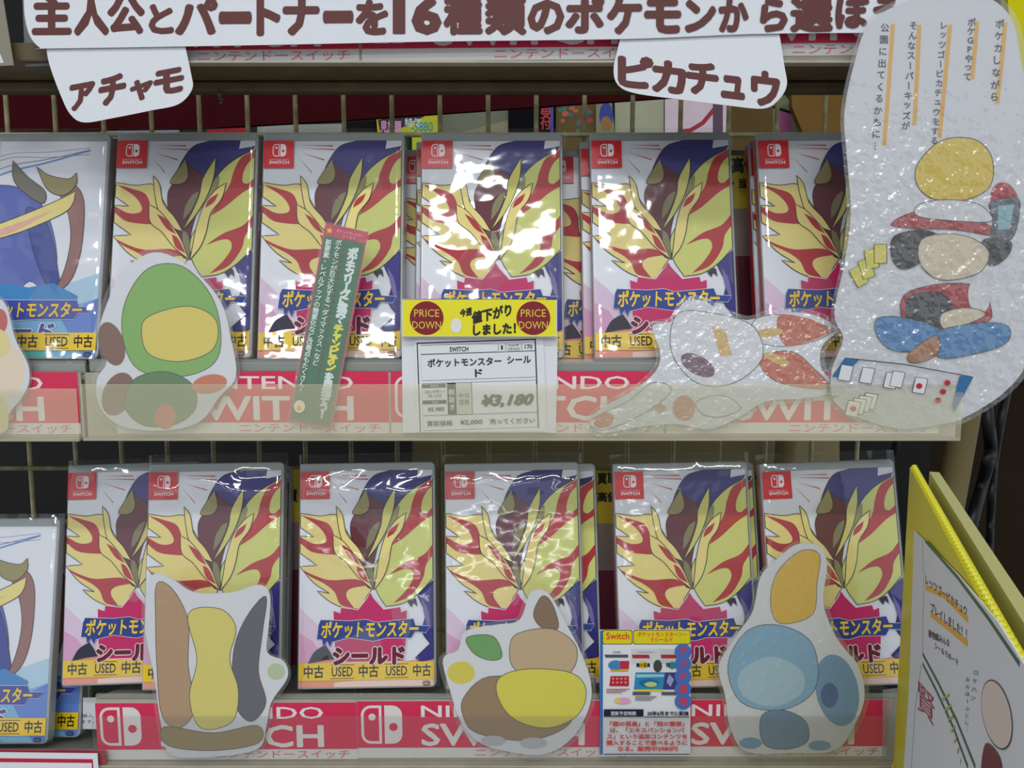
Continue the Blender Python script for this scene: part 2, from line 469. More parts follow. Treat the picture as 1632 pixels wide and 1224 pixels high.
cable('thin black cable hanging near the right edge', [(1620, 560), (1590, 700), (1580, 800), (1575, 900), (1555, 1000)], 1.1, 0.005)
cable('black cable looping under the upper shelf near its right end', [(1440, 600), (1425, 720), (1380, 760), (1350, 860)], 1.05, 0.004)
tie = cable('white plastic tie hanging from the top shelf', [(340, 95), (336, 125), (350, 150), (352, 162)], 0.69, 0.0015)
bpy.data.objects['cable.003'].name = 'cable_tie'
bpy.data.objects['cable_tie']['category'] = 'tie'
bpy.data.objects['cable_tie'].data.materials[0] = mat('milky_plastic', (130, 125, 100), rough=0.4)
board('brown_side_panel', 'very dark brown side panel behind the cream pole', 'panel', [(1345, 560), (1800, 560), (1800, 1300), (1345, 1300)], 1.5, (46, 36, 26), 0.02)

# ------------------------------------------------------------------ console emblem used on labels and covers
def joycon(s, x0, y0, x1, y1, fg, bg):
    """x0,y0 = lower left, x1,y1 = upper right in millimetre-like units of the sheet"""
    W, H = x1 - x0, y1 - y0
    sx = 1 if H > 0 else -1
    def rr(ax, ay, bx, by, rl, rr_):
        lo, hi = min(ay, by), max(ay, by)
        return rbox(ax, lo, bx, hi, 0, 5, (rl, rr_, rr_, rl))
    a = x0 + W * 0.50; b = x0 + W * 0.57; rad = W * 0.24
    s.poly(rr(x0, y0, a, y1, rad, 0), fg)
    k = W * 0.066; ky = k * sx
    s.poly(rr(x0 + k, y0 + ky, a - k, y1 - ky, rad - k, 0), bg)
    s.poly(rr(b, y0, x1, y1, 0, rad), fg)
    s.poly(oval(x0 + W * 0.27, y0 + H * 0.70, W * 0.088, W * 0.088, 20), fg)
    s.poly(oval(b + (x1 - b) * 0.5, y0 + H * 0.44, W * 0.105, W * 0.105, 20), bg)

# ------------------------------------------------------------------ cover prints
CX = lambda X: (X - 255) / 6.667
CY = lambda Y: 170 - (Y - 45) / 6.353
mm = lambda p: (p[0] * 0.001, p[1] * 0.001)
def CR(p): return (CX(min(max(p[0], 262), 941)) * 0.001, CY(min(max(p[1], 86), 1116)) * 0.001)

YEL = (230, 212, 130); YGR = (208, 210, 116); RED = (176, 34, 48); NAVY = (50, 44, 124); MAR = (96, 30, 44); OLV = (128, 124, 86); LINE = (34, 28, 30)
def cover_red():
    s = Sheet(CR)
    wt = mat('cover_white', (224, 226, 234), rough=0.3)
    s.rect(262, 86, 941, 1116, wt)
    s.poly([(262, 740), (330, 800), (430, 900), (480, 1116), (262, 1116)], (222, 196, 220))
    s.poly([(262, 860), (330, 900), (400, 1000), (420, 1116), (262, 1116)], (214, 160, 196))
    s.poly([(262, 1010), (420, 985), (620, 1020), (941, 985), (941, 1116), (262, 1116)], (232, 150, 128))
    s.poly([(440, 1095), (700, 1075), (941, 1060), (941, 1116), (440, 1116)], (240, 206, 190))
    for (a, b) in (((440, 120), (610, 128)), ((440, 142), (560, 178)), ((432, 165), (500, 240)), ((445, 105), (600, 110))):
        s.poly([a, (b[0], b[1] - 3), (b[0], b[1] + 3)], (196, 70, 84))
    # broad navy sweep at the top right
    s.blob([(560, 250), (590, 170), (640, 110), (720, 86, 1), (880, 86, 1), (868, 125, 1), (941, 112, 1), (900, 170), (800, 260), (690, 300), (600, 300)], NAVY, LINE)
    s.poly([(868, 86), (941, 86), (941, 112), (862, 126)], wt)
    # right-hand swirl
    s.blob([(941, 128, 1), (840, 180), (765, 250), (735, 330), (690, 470), (640, 560), (650, 660), (700, 742, 1), (790, 728), (870, 680), (941, 610, 1)], YGR, LINE, 0.0006)
    s.blob([(938, 134, 1), (872, 172), (838, 240), (822, 300), (780, 370), (735, 450, 1), (800, 410), (880, 345), (941, 308, 1), (941, 270, 1), (908, 296), (884, 285), (888, 240), (910, 195), (938, 168, 1)], (182, 40, 44))
    s.blob([(941, 448, 1), (890, 500), (800, 535), (715, 592, 1), (790, 566), (832, 570), (840, 610), (800, 670), (738, 728, 1), (830, 690), (890, 610), (905, 550), (941, 500, 1)], (176, 36, 44))
    s.poly(spline([(735, 300), (770, 260), (760, 340), (720, 470), (670, 560, 1), (690, 470)]), (146, 142, 84))
    # left-hand swirl
    s.blob([(262, 288, 1), (360, 302), (450, 300), (500, 380), (580, 500), (640, 620), (600, 700), (570, 752, 1), (480, 742), (410, 710), (350, 662, 1), (415, 676, 1), (330, 620), (262, 545, 1), (350, 541, 1), (262, 480, 1), (262, 398, 1), (332, 404, 1), (262, 356, 1)], YEL, LINE, 0.0006)
    s.blob([(262, 296, 1), (340, 318), (410, 345), (440, 410), (462, 490, 1), (400, 488), (320, 474), (262, 432, 1), (262, 402, 1), (330, 436), (388, 432), (392, 400), (350, 350)], RED)
    s.blob([(268, 556, 1), (340, 590), (420, 612), (550, 610), (610, 640, 1), (520, 655), (500, 690), (540, 748, 1), (470, 728), (440, 670), (390, 630), (310, 590)], RED)
    # pointed ribbons through the middle
    s.blob([(600, 190, 1), (650, 230), (688, 250, 1), (700, 330), (670, 420), (640, 540), (640, 660, 1), (600, 640), (560, 540), (530, 440), (520, 340), (560, 270)], MAR, LINE)
    s.poly(spline([(640, 350, 1), (670, 340), (640, 420), (600, 470, 1), (610, 400)]), OLV)
    s.poly(spline([(600, 520, 1), (625, 540), (640, 600), (636, 660, 1), (606, 600)]), OLV)
    s.blob([(445, 255, 1), (478, 300), (500, 390), (560, 460), (602, 528, 1), (540, 500), (480, 430), (455, 340)], YEL, LINE, 0.0006)
    s.blob([(430, 396, 1), (480, 424), (540, 490), (592, 560), (636, 660, 1), (560, 600), (500, 530), (440, 480)], YEL, LINE, 0.0006)
    s.poly(spline([(470, 440, 1), (520, 470), (570, 540, 1), (520, 510)]), RED)
    s.poly(spline([(548, 540, 1), (580, 560), (620, 632, 1), (570, 600)]), RED)
    s.blob([(750, 166, 1), (744, 260), (712, 360), (660, 450), (596, 526, 1), (640, 440), (676, 350), (690, 270)], (206, 200, 110), LINE, 0.0006)
    s.blob([(806, 292, 1), (786, 370), (735, 440), (716, 530), (690, 600), (642, 662, 1), (655, 580), (668, 500), (700, 400), (752, 330)], YEL, LINE, 0.0006)
    s.poly(spline([(770, 342, 1), (750, 385), (706, 415, 1), (722, 375)]), RED)
    s.blob([(560, 236), (600, 176, 1), (618, 250), (600, 290), (560, 300), (530, 290)], (150, 138, 84), LINE)
    # lower right drapery
    s.blob([(862, 690, 1), (941, 620, 1), (941, 990, 1), (880, 1000), (850, 985, 1), (925, 920, 1), (885, 860), (900, 780)], NAVY, LINE)
    s.poly(spline([(880, 700, 1), (915, 760), (925, 850), (900, 800)]), (118, 104, 160))
    s.poly(spline([(810, 720, 1), (850, 705), (862, 745, 1), (842, 728), (832, 748, 1)]), (60, 56, 70))
    s.blob([(308, 1004, 1), (340, 950), (395, 915, 1), (420, 950), (440, 985, 1), (380, 990)], (48, 48, 62))
    # plain jagged plate under the lettering
    plate = [(434, 758), (470, 768), (474, 742), (560, 754), (584, 725), (606, 700), (622, 672), (640, 700), (664, 726), (690, 754), (774, 744), (780, 768), (810, 760), (806, 900), (790, 1000), (450, 1000), (440, 900)]
    s.poly(plate, (190, 42, 98)); s.stroke(plate, 0.0005, (236, 220, 230), closed=True)
    # title lettering
    w = [(360, 822), (372, 798), (520, 806), (600, 800), (650, 815), (840, 800), (852, 832), (926, 836), (905, 868), (850, 862), (830, 892), (700, 890), (640, 904), (520, 886), (430, 905), (420, 930), (405, 900), (385, 925), (378, 892), (352, 890)]
    s.poly(w, (46, 66, 138)); s.stroke(w, 0.0003, (220, 224, 235), closed=True)
    s.text('ポケットモンスター', 374, 888, 868, 806, (34, 46, 110), 0.03, 0.12, 0.035)
    s.text('ポケットモンスター', 374, 888, 868, 806, (232, 196, 60), 0.03, 0.12)
    s.text('シールド', 436, 1012, 796, 932, (226, 216, 224), 0.07, 0.0, 0.045)
    s.text('シールド', 436, 1012, 796, 932, (104, 26, 44), 0.07)
    # red corner block with the console emblem
    s.rect(262, 86, 411, 220, mat('corner_red', (206, 36, 44), rough=0.3))
    joycon(s, 307, 164, 373, 103, (236, 226, 230), mat('corner_red', (0, 0, 0)))
    s.text('NINTENDO', 292, 183, 388, 176, (232, 190, 196), 0.0)
    s.text('SWITCH', 292, 201, 390, 186, (240, 230, 232), 0.03)
    # recycling mark
    s.stroke(rbox(890, 1094, 922, 1112, 5, 3), 0.0005, BLACK, closed=True)
    s.text('プラ', 894, 1110, 918, 1097, BLACK, 0.02)
    return s

def cover_blue():
    s = Sheet(CR)
    s.rect(262, 86, 941, 1116, mat('cover_white', (0, 0, 0)))
    s.poly([(262, 900), (520, 860), (941, 720), (941, 1116), (262, 1116)], (176, 206, 226))
    s.poly([(262, 1000), (600, 940), (941, 840), (941, 1116), (262, 1116)], (120, 178, 214))
    s.poly([(262, 1010), (500, 980), (740, 1116), (262, 1116)], (86, 178, 176))
    s.poly([(760, 930), (941, 840), (941, 1116), (880, 1116)], (96, 130, 204))
    for k, (y0, y1, c, wd) in enumerate(((330, 130, (90, 140, 200), .0012), (300, 128, (110, 100, 150), .0005), (240, 118, (140, 150, 190), .0004), (260, 150, (130, 140, 180), .0004))):
        s.stroke(spline([(262, y0), (450, y0 - 90), (650, (y0 + y1) / 2 - 40), (860, y1)], 6, False), wd, c)
    s.blob([(262, 320, 1), (420, 300), (540, 320), (640, 400), (700, 520), (730, 680), (700, 820), (600, 760), (500, 870), (400, 820), (262, 860, 1)], (84, 100, 176), LINE)
    s.blob([(560, 420), (640, 440), (700, 560), (740, 720), (760, 830), (700, 800), (620, 640)], (54, 66, 146), LINE)
    s.blob([(720, 330), (790, 300), (838, 360), (850, 480), (840, 640), (800, 760), (720, 830, 1), (770, 700), (790, 560), (770, 440)], (150, 104, 100), LINE)
    s.blob([(262, 540, 1), (400, 500), (560, 440), (700, 380), (800, 330, 1), (790, 390), (740, 440), (560, 520), (400, 570), (262, 620, 1)], (230, 214, 130), LINE, 0.0006)
    s.poly(spline([(300, 560, 1), (480, 500), (700, 420, 1), (520, 520), (300, 590, 1)]), (226, 170, 150))
    s.blob([(480, 180, 1), (560, 260), (650, 330), (640, 390), (540, 330), (490, 270)], (116, 112, 96), LINE)
    s.blob([(600, 210, 1), (660, 250), (760, 270), (800, 240, 1), (800, 300), (740, 350), (660, 320)], (150, 140, 90), LINE)
    s.poly([(340, 830), (480, 770), (600, 790), (720, 770), (840, 830), (820, 930), (400, 930)], (60, 130, 190))
    w = [(352, 872), (364, 848), (840, 850), (852, 880), (926, 880), (900, 912), (850, 910), (830, 942), (700, 940), (520, 946), (430, 950), (405, 944), (352, 940)]
    s.poly(w, (60, 72, 160)); s.stroke(w, 0.0003, (220, 224, 235), closed=True)
    s.text('ポケットモンスター', 374, 934, 868, 856, (34, 46, 110), 0.03, 0.12, 0.035)
    s.text('ポケットモンスター', 374, 934, 868, 856, (232, 196, 60), 0.03, 0.12)
    s.text('ソード', 436, 1030, 740, 960, (236, 240, 246), 0.05, 0.2, 0.045)
    s.text('ソード', 436, 1030, 740, 960, (76, 70, 156), 0.05, 0.2)
    s.rect(262, 86, 411, 220, mat('corner_red', (0, 0, 0)))
    joycon(s, 307, 164, 373, 103, (236, 226, 230), mat('corner_red', (0, 0, 0)))
    s.text('SWITCH', 292, 201, 390, 186, (240, 230, 232), 0.03)
    s.stroke(rbox(890, 1094, 922, 1112, 5, 3), 0.0005, BLACK, closed=True)
    s.text('プラ', 894, 1110, 918, 1097, BLACK, 0.02)
    return s

def sticker():
    s = Sheet(mm)
    s.rect(1.2, 6.4, 103.4, 19.4, mat('sticker_yellow', (232, 194, 0), rough=0.35))
    for x0, x1, t in ((5, 20, '中古'), (46.5, 61.5, '中古'), (87.5, 101, '中古'), (25, 43, 'USED'), (66, 84, 'USED')):
        u = t == 'USED'
        s.text(t, x0 + (1 if u else 0), 9.2 if u else 8.3, x1 - (1 if u else 0), 16.4 if u else 17.6, BLACK, 0.018 if u else 0.024, same=t != '中古' or x0 > 5)
        if u:
            s.rect(x0, 17.5, x1, 18.0, BLACK, True); s.rect(x0, 7.6, x1, 8.1, BLACK, True)
    return s

def shell_mesh():
    pts = [mm(p) for p in rbox(0, 0, 105, 170, 0, 5, (1.2, 4, 4, 1.2))]
    me = prism_mesh('case_shell', pts, -0.0105, 0.0, M_shell)
    bm = bmesh.new(); bm.from_mesh(me)
    ed = [e for e in bm.edges if abs(e.verts[0].co.z - e.verts[1].co.z) < 1e-6]
    bmesh.ops.bevel(bm, geom=ed, offset=0.0009, segments=2, affect='EDGES', profile=0.5)
    bm.to_mesh(me); bm.free(); me.update(); return me

def spine_mesh():
    s = Sheet(lambda p: (p[0], p[1]))
    v = [(-0.00004, 0.003, -0.0015), (-0.00004, 0.003, -0.009), (-0.00004, 0.167, -0.009), (-0.00004, 0.167, -0.0015)]
    me = bpy.data.meshes.new('spine_label'); me.from_pydata(v, [], [(3, 2, 1, 0)])
    me.materials.append(mat('corner_red', (0, 0, 0))); me.update(); return me

def sleeve_mesh(seed, amp=0.0006, gloss=None, top=173.5, puff=0.0):
    nx, ny = 26, 40
    x0, x1, y0, y1 = -1.6, 107.2, 0.3, top
    v = []; f = []
    for j in range(ny + 1):
        for i in range(nx + 1):
            u, t = i / nx, j / ny
            x = x0 + (x1 - x0) * u; y = y0 + (y1 - y0) * t
            n1 = noise.noise(Vector((x * 0.018, y * 0.022, seed * 7.3)))
            n2 = noise.noise(Vector((x * 0.06, y * 0.035, seed * 3.1 + 50)))
            e = min(u, 1 - u, 0.12) / 0.12
            z = 0.0013 + amp * (n1 * 1.3 + n2 * 0.45) * (0.4 + 0.6 * e)
            if puff and y > 132: z += puff * 0.001 * (sin(pi * min(1, (y - 132) / 42)) ** 2) * (1 + 1.6 * noise.noise(Vector((x * 0.045, y * 0.06, seed))))
            if y > 168: z += (0.0006 * sin(x * 0.35 + seed) + 0.0008 * noise.noise(Vector((x * 0.1, seed, 3))) ) * min(1, (y - 168) / 4) - 0.0012 * min(1, (y - 168) / 5)
            z = max(z, 0.0007) if y < 170 else z
            # the bag wraps back round the case at the two sides
            if i == 0 or i == nx: z = -0.004
            v.append((x * 0.001, y * 0.001, z))
    for j in range(ny):
        for i in range(nx):
            a = j * (nx + 1) + i
            f.append((a, a + 1, a + nx + 2, a + nx + 1))
    me = bpy.data.meshes.new('clear_sleeve'); me.from_pydata(v, [], f)
    for p in me.polygons: p.use_smooth = True
    me.materials.append(M_sleeve); me.update(); return me

mat('corner_red', (206, 36, 44), rough=0.3)
SHELL = shell_mesh(); SPINE = spine_mesh()
tmp = cover_red().build('cover_print'); COVR = tmp.data; bpy.data.objects.remove(tmp)
tmp = cover_blue().build('cover_print'); COVB = tmp.data; bpy.data.objects.remove(tmp)
tmp = sticker().build('condition_sticker'); STK = tmp.data; bpy.data.objects.remove(tmp)
M_wrap = M_shell

YC = 0.636
def case(label, lx, by, y, roll=0.0, lean=14.0, blue=False, seed=None, group='game cases on the display shelves', amp=0.0006, top=173.5, puff=0.0):
    pl = Plane(lx, by, y, R(lean), R(roll))
    M = pl.m.copy(); M.translation.z = (ZA if group == GU else ZBL if blue else ZB) + 0.0004 - max(0, y - YC) * 0.3   # every case stands on its shelf
    r = root('game_case', M, label, 'game case', group)
    link('case_shell', SHELL, r)
    c = link('cover_print', COVB if blue else COVR, r); c.location.z = 0.00008
    link('spine_label', SPINE, r)
    st = link('condition_sticker', STK, r); st.location.z = 0.0011 if seed is None else 0.0011
    if seed is not None: link('clear_sleeve', sleeve_mesh(seed, amp, top=top, puff=puff), r)
    return r

GU, GL = 'game cases on the upper shelf', 'game cases on the lower shelf'
# upper shelf
case('blue and white game case at the far left of the upper shelf', -76, 578, YC, 0.0, blue=True, seed=1, group=GU, amp=0.0016)
case('red cornered game case behind the green and yellow cutout', 169, 578, YC, 0.3, seed=2, group=GU)
case('red cornered game case behind the tall green strip card', 409, 576, YC, 0.3, seed=3, group=GU, amp=0.00035)
case('red cornered game case behind the yellow price card, in a glaring sleeve', 668, 574, YC, 0.2, seed=4, group=GU, amp=0.0012)
case('red cornered game case right of the price card, behind the white and orange cutout', 947, 572, YC, 0.6, seed=5, group=GU, amp=0.0004)
case('red cornered game case partly hidden by the large hand drawn sign', 1222, 573, YC, 0.8, seed=6, group=GU, amp=0.0004)
# stacked behind
YB = YC + 0.0135
case('case stacked close behind the one with the price card', 660, 576, YB, 0.2, group=GU)
case('deepest case showing left of the price card stack', 632, 580, YB + 0.0135, 0.2, group=GU)
case('deep case showing between the price card stack and its right neighbour', 868, 576, YB + 0.0135, 0.2, group=GU)
case('case stacked behind the one right of the price card', 930, 573, YB, 0.5, group=GU)
case('case stacked behind the one under the large hand drawn sign', 1209, 573, YB, 0.8, group=GU)
case('case stacked behind the one with the green strip card', 416, 574, YB, 0.3, group=GU)
# lower shelf
case('blue and white game case at the far left of the lower shelf', -145, 1182, YC, 0.3, blue=True, seed=11, group=GL, amp=0.0004)
case('blue case behind the front blue one at lower left, its corner showing', -86, 1168, YB + 0.01, 0.0, blue=True, group=GL)
case('leftmost red cornered case of the lower shelf, slightly tilted', 99, 1110, YC + 0.0135, 1.8, seed=12, group=GL, amp=0.0003, puff=1.0)
case('red cornered case behind the tan and grey cutout, in a shiny bag', 226, 1108, YC - 0.0016, 1.0, seed=13, group=GL, amp=0.0010, top=177, puff=4.0)
case('red cornered case standing free of cutouts on the lower shelf', 474, 1103, YC, 1.0, seed=14, group=GL, amp=0.0007, top=177, puff=3.6)
case('red cornered case behind the yellow and tan cutout', 711, 1101, YC, 1.0, seed=15, group=GL, amp=0.0006, top=177, puff=2.2)
case('red cornered case behind the small printed information card', 989, 1098, YC, 1.3, seed=16, group=GL, amp=0.0004, top=177)
case('rightmost red cornered case of the lower shelf, behind the blue cutout', 1236, 1096, YC, 2.2, seed=17, group=GL, amp=0.0003, top=177)
case('case stacked behind the one with the tan and grey cutout', 246, 1097, YB + 0.016, 0.6, group=GL)
case('case stacked behind the one with the yellow and tan cutout', 742, 1098, YB, 1.0, group=GL)
case('case stacked behind the one with the information card', 1004, 1096, YB, 1.3, group=GL)

# tops of the next row at the very bottom of the picture
ZC = at_y(816, 1222, 0.668).z - 0.165
GB = 'cases of the row cut off by the bottom edge'
for (px, lab, bl) in ((205, 'case top under the left end of the lower rail', True), (420, 'case top under the lower rail below the free standing case', True), 
                      (795, 'case top showing a red corner under the lower rail', False), (962, 'case top showing a red corner below the information card', False), (1190, 'case top under the right end of the lower rail', False)):
    X = at_y(px, 1215, 0.66).x
    M = Matrix.Translation((X, 0.632 + (0.0145 if px == 795 else 0), ZC)) @ Matrix.Rotation(pi / 2 - R(12), 4, 'X')
    r = root('game_case', M, lab, 'game case', GB)
    link('case_shell', SHELL, r); c = link('cover_print', COVB if bl else COVR, r); c.location.z = 0.00008
    link('spine_label', SPINE, r); c = link('condition_sticker', STK, r); c.location.z = 0.0011
prop(wbox('bottom_shelf', -0.4, 0.32, 0.62, 0.79, ZC - 0.02, ZC, M_tray, 0.002), 'shelf board of the bottom row just below the picture', 'shelf')

# yellow buying flyers standing between the stacks
def flyer(label, px0, py0, px1, py1, y, lines):
    o, pl = slab('flyer', [(px0, py1), (px1, py1), (px1, py0), (px0, py0)], y, mat('flyer_yellow', (200, 176, 30), rough=0.5), 0.0006)
    prop(o, label, 'flyer')
    s = Sheet(pl)
    k = (py1 - py0) * 0.27
    s.rect(px0, py0 + k, px1, py1, (150, 130, 120)); s.rect(px0, py0 + k * 1.9, px1, py1, (110, 40, 60))
    for (t, a, b, c, d) in lines: s.text(t, a, b, c, d, BLACK, 0.04)
    s.build('flyer_print', o)
flyer('yellow flyer between the stacks right of the price card', 1150, 248, 1225, 560, 0.708, [('高価', 1166, 276, 1206, 250), ('・当店', 1166, 300, 1206, 284)])
flyer('yellow flyer edge between stacks left of the information card', 940, 750, 1000, 1060, 0.712, [('買取', 952, 772, 984, 754), ('高価', 952, 800, 984, 784)])
flyer('yellow flyer edge right of the tan and grey cutout', 455, 748, 486, 1060, 0.712, [('買', 460, 800, 474, 780)])
flyer('yellow flyer edge left of the rightmost lower case', 1198, 742, 1250, 1060, 0.716, [('価', 1204, 772, 1222, 752)])

# ------------------------------------------------------------------ price rails and label strips
STRIPRED = mat('strip_red', (212, 44, 84), rough=0.3)
def strip_sheet():
    # drawn in rail units: 414 wide, 95 high, y downwards
    k = 0.194 / 414
    s = Sheet(lambda p: (p[0] * k, (95 - p[1]) * k))
    s.rect(0, 0, 413, 95, mat('strip_white', (214, 212, 208), rough=0.4))
    s.rect(0, 0, 413, 78, STRIPRED)
    joycon(s, 6, 71, 71, 7, (222, 216, 214), STRIPRED)
    s.text('NINTENDO', 101, 27, 360, 7, (228, 222, 222), 0.012)
    s.text('SWITCH', 101, 75, 360, 37, (224, 218, 216), 0.022)
    s.text('ニンテンドースイッチ', 186, 93, 400, 80, (214, 104, 130), 0.0)
    return s
base = strip_sheet().build('strip_print'); STRIP = base.data; bpy.data.objects.remove(base)
SLAB = prism_mesh('paper_strip', [(0, 0), (0.1936, 0), (0.1936, 0.0445), (0, 0.0445)], -0.0003, 0, paper)
def strip(label, px, py, y, roll=0.0):
    pl = Plane(px, py, y, 0, R(roll))
    r = root('label_strip', pl.m, label, 'label strip', 'red console label strips in the rails')
    link('paper_strip', SLAB, r); link('strip_print', STRIP, r)
strip('red label strip at the left end of the upper rail, cut by the picture edge', -304, 692, YR, 0)
strip('red label strip behind the green and yellow cutout', 187, 691, YR)
strip('red label strip behind the price card', 624, 691, YR)
strip('red label strip behind the white and orange cutout', 1062, 691, YR)
strip('red label strip at the left end of the lower rail', 157, 1211, YR, 0.2)
strip('red label strip in the middle of the lower rail', 571, 1208, YR, 0.2)
strip('red label strip at the right end of the lower rail', 999, 1206, YR, 0.1)
YT = 0.606
strip('pale edge of a label strip under the banner at left', 105, 102, YT, 0.5)
strip('pale edge of a label strip under the banner in the middle', 577, 98, YT, 0.5)
strip('pale edge of a label strip under the banner at right', 1052, 91, YT, 0.5)

def rail(label, px0, px1, pyt, pyb, y, film_top, fm, dz=0):
    """backing plate, folded bottom and clear front"""
    a = at_y(px0, pyb, y); b = at_y(px1, pyb, y)
    zt = at_y(816, pyt, y).z - a.z
    r = root('price_rail', Matrix.Translation(a), label, 'price rail')
    W = b.x - a.x
    wbox('back_plate', 0, W, 0.0005, 0.0022, -0.001, zt, M_rail, 0.0003, r)
    wbox('bottom_fold', 0, W, -0.0075, 0.0022, -0.0026, -0.0011, M_rail, 0.0003, r)
    if fm:
        zf = at_y(816, film_top, y - 0.0065).z - a.z
        wbox('clear_front', 0, W, -0.0071, -0.0067, -0.001, zf, fm, 0, r)
    return r
rail('upper price rail with a yellowed translucent front', 140, 1523, 594, 694, YR, 612, M_railA)
rail('left stub of the upper price rail', -310, 134, 594, 695, YR, 619, M_railA)
rail('lower price rail with a clear front', 157, 1432, 1116, 1210, YR, 1141, M_railB)
rail('top price rail partly covered by the banner', 96, 1520, -20, 98, YT, 0, None)

# ------------------------------------------------------------------ cards, cutouts and banners
def sheet_thing(name, label, cat, outline, pl, draw, m=paper, smooth=True, lam=None, grow=1.03, t=0.0006, n=5, group=None):
    pts_px = spline(outline, n) if smooth else outline
    r = root(name, pl.m, label, cat, group)
    pts = [pl(p) for p in pts_px]
    cdo = link('card', prism_mesh('card', pts, -t, 0, m), r)
    s = Sheet(pl); draw(s)
    if s.f: s.build('printed_surface', cdo)
    if lam:
        # the laminate reaches a little past the card all round
        N = len(pts); q = []
        ar = sum(pts[i - 1][0] * pts[i][1] - pts[i][0] * pts[i - 1][1] for i in range(N))
        sg = 1 if ar > 0 else -1
        for i in range(N):
            a, b = Vector(pts[i - 2]), Vector(pts[(i + 2) % N])
            d = (b - a); d = d.normalized() if d.length > 1e-9 else Vector((1, 0))
            q.append((pts[i][0] + d.y * grow * sg, pts[i][1] - d.x * grow * sg))
        link('laminate', prism_mesh('laminate', q, 0.0011, 0.0013, lam), r)
    return r

DK = (40, 34, 34)
# --- green and yellow cutout
def d1(s):
    G, G2, Y, B, O = (122, 176, 70), (78, 122, 58), (224, 204, 78), (120, 76, 48), (206, 104, 62)
    s.poly(oval(178, 548, 20, 36, 22, -0.3), B)
    s.poly(oval(188, 628, 24, 36, 22, 0.4), B)
    s.blob([(200, 480), (236, 428), (290, 424), (336, 470), (352, 530), (342, 578), (290, 600), (222, 590), (196, 540)], G, DK)
    s.blob([(236, 505), (300, 488), (344, 510), (340, 556), (290, 576), (240, 566), (226, 534)], Y, DK)
    s.blob([(212, 606), (262, 592), (306, 612), (312, 650), (280, 676), (230, 678), (200, 650)], G2, DK)
    s.poly(oval(334, 612, 28, 15, 20, -0.2), O)
    s.poly(oval(264, 664, 17, 20, 20), O)
pl = Plane(262, 688, 0.6168, R(3))
sheet_thing('laminated_cutout', 'laminated paper cutout in green, yellow and brown patches, in the upper rail at left', 'cutout',
            [(196, 432), (246, 402), (300, 424), (350, 478), (368, 540), (376, 600), (350, 632), (318, 672), (262, 686), (196, 680), (160, 650), (154, 606), (170, 576), (158, 530), (172, 480)], pl, d1, lam=M_lam, grow=0.003)
# --- pink and yellow cutout cut by the left edge
def d2(s):
    s.poly(oval(6, 590, 34, 44, 24), (236, 216, 190)); s.poly(oval(0, 512, 12, 20, 20), (196, 70, 60)); s.poly(oval(-4, 548, 20, 24, 20), (232, 214, 140)); s.poly(oval(2, 660, 12, 28, 20), (226, 206, 130))
pl = Plane(0, 690, 0.6168, R(3))
sheet_thing('laminated_cutout', 'pale pink and yellow cutout cut off by the left edge', 'cutout',
            [(-60, 470), (-10, 474), (10, 488), (24, 540), (44, 580), (46, 610), (34, 634), (14, 660), (6, 688), (-60, 688)], pl, d2, lam=M_lam, grow=0.0025)
# --- tan, yellow and grey cutout
def d3(s):
    T, Y, Gy, Ol = (182, 144, 102), (222, 208, 100), (84, 82, 96), (150, 128, 70)
    s.blob([(250, 930), (276, 940), (300, 990), (300, 1060), (310, 1130), (286, 1160), (258, 1140), (250, 1060), (248, 990)], T, DK)
    s.blob([(392, 985), (424, 950), (418, 1010), (412, 1070), (424, 1120), (400, 1150), (374, 1120), (372, 1040)], Gy, DK)
    s.blob([(300, 978), (350, 970), (376, 1000), (366, 1050), (380, 1100), (370, 1150), (320, 1160), (302, 1110), (314, 1050)], Y, DK)
    s.blob([(262, 1158), (340, 1168), (410, 1156), (412, 1184), (340, 1196), (268, 1188)], Ol, DK)
    s.poly(oval(440, 1070, 14, 13, 20), (186, 200, 160))
pl = Plane(335, 1206, 0.6168, R(3))
sheet_thing('laminated_cutout', 'laminated cutout in tan, yellow and dark grey patches, in the lower rail at left', 'cutout',
            [(240, 920), (272, 922), (310, 944), (370, 944), (412, 932), (430, 948), (428, 1000), (426, 1040), (452, 1054), (458, 1080), (432, 1120), (424, 1160), (410, 1194), (340, 1206), (272, 1202), (256, 1150), (246, 1080), (232, 1000)], pl, d3, lam=M_lam, grow=0.0025)
# --- yellow and tan cutout
def d4(s):
    s.blob([(864, 950), (880, 962), (890, 1000), (866, 1002), (850, 980)], (128, 92, 52), DK)
    s.poly(oval(735, 1072, 22, 18, 20), (220, 206, 40))
    s.blob([(744, 1016), (786, 1014), (800, 1046), (780, 1052), (754, 1040)], (90, 160, 70), DK)
    s.blob([(740, 1110), (780, 1078), (860, 1090), (910, 1130), (900, 1160), (840, 1180), (760, 1168), (738, 1140)], (150, 116, 72), DK)
    s.blob([(824, 1010), (880, 1002), (918, 1030), (910, 1070), (860, 1086), (820, 1066), (812, 1036)], (196, 168, 124), DK)
    s.blob([(796, 1080), (840, 1066), (910, 1072), (934, 1100), (920, 1140), (872, 1160), (820, 1146), (794, 1112)], (222, 212, 30), DK)
    s.poly(oval(850, 1184, 22, 9, 20), (188, 188, 194)); s.poly(oval(786, 1180, 20, 8, 20), (188, 188, 194))
pl = Plane(825, 1202, 0.6168, R(3))
sheet_thing('laminated_cutout', 'laminated cutout dominated by a bright yellow oval, at the centre of the lower rail', 'cutout',
            [(846, 944), (874, 946), (900, 990), (926, 1040), (942, 1090), (938, 1130), (912, 1176), (868, 1202), (810, 1198), (762, 1182), (734, 1150), (716, 1096), (706, 1050), (730, 1036), (742, 1006), (790, 996), (828, 988)], pl, d4, lam=M_lam, grow=0.003)
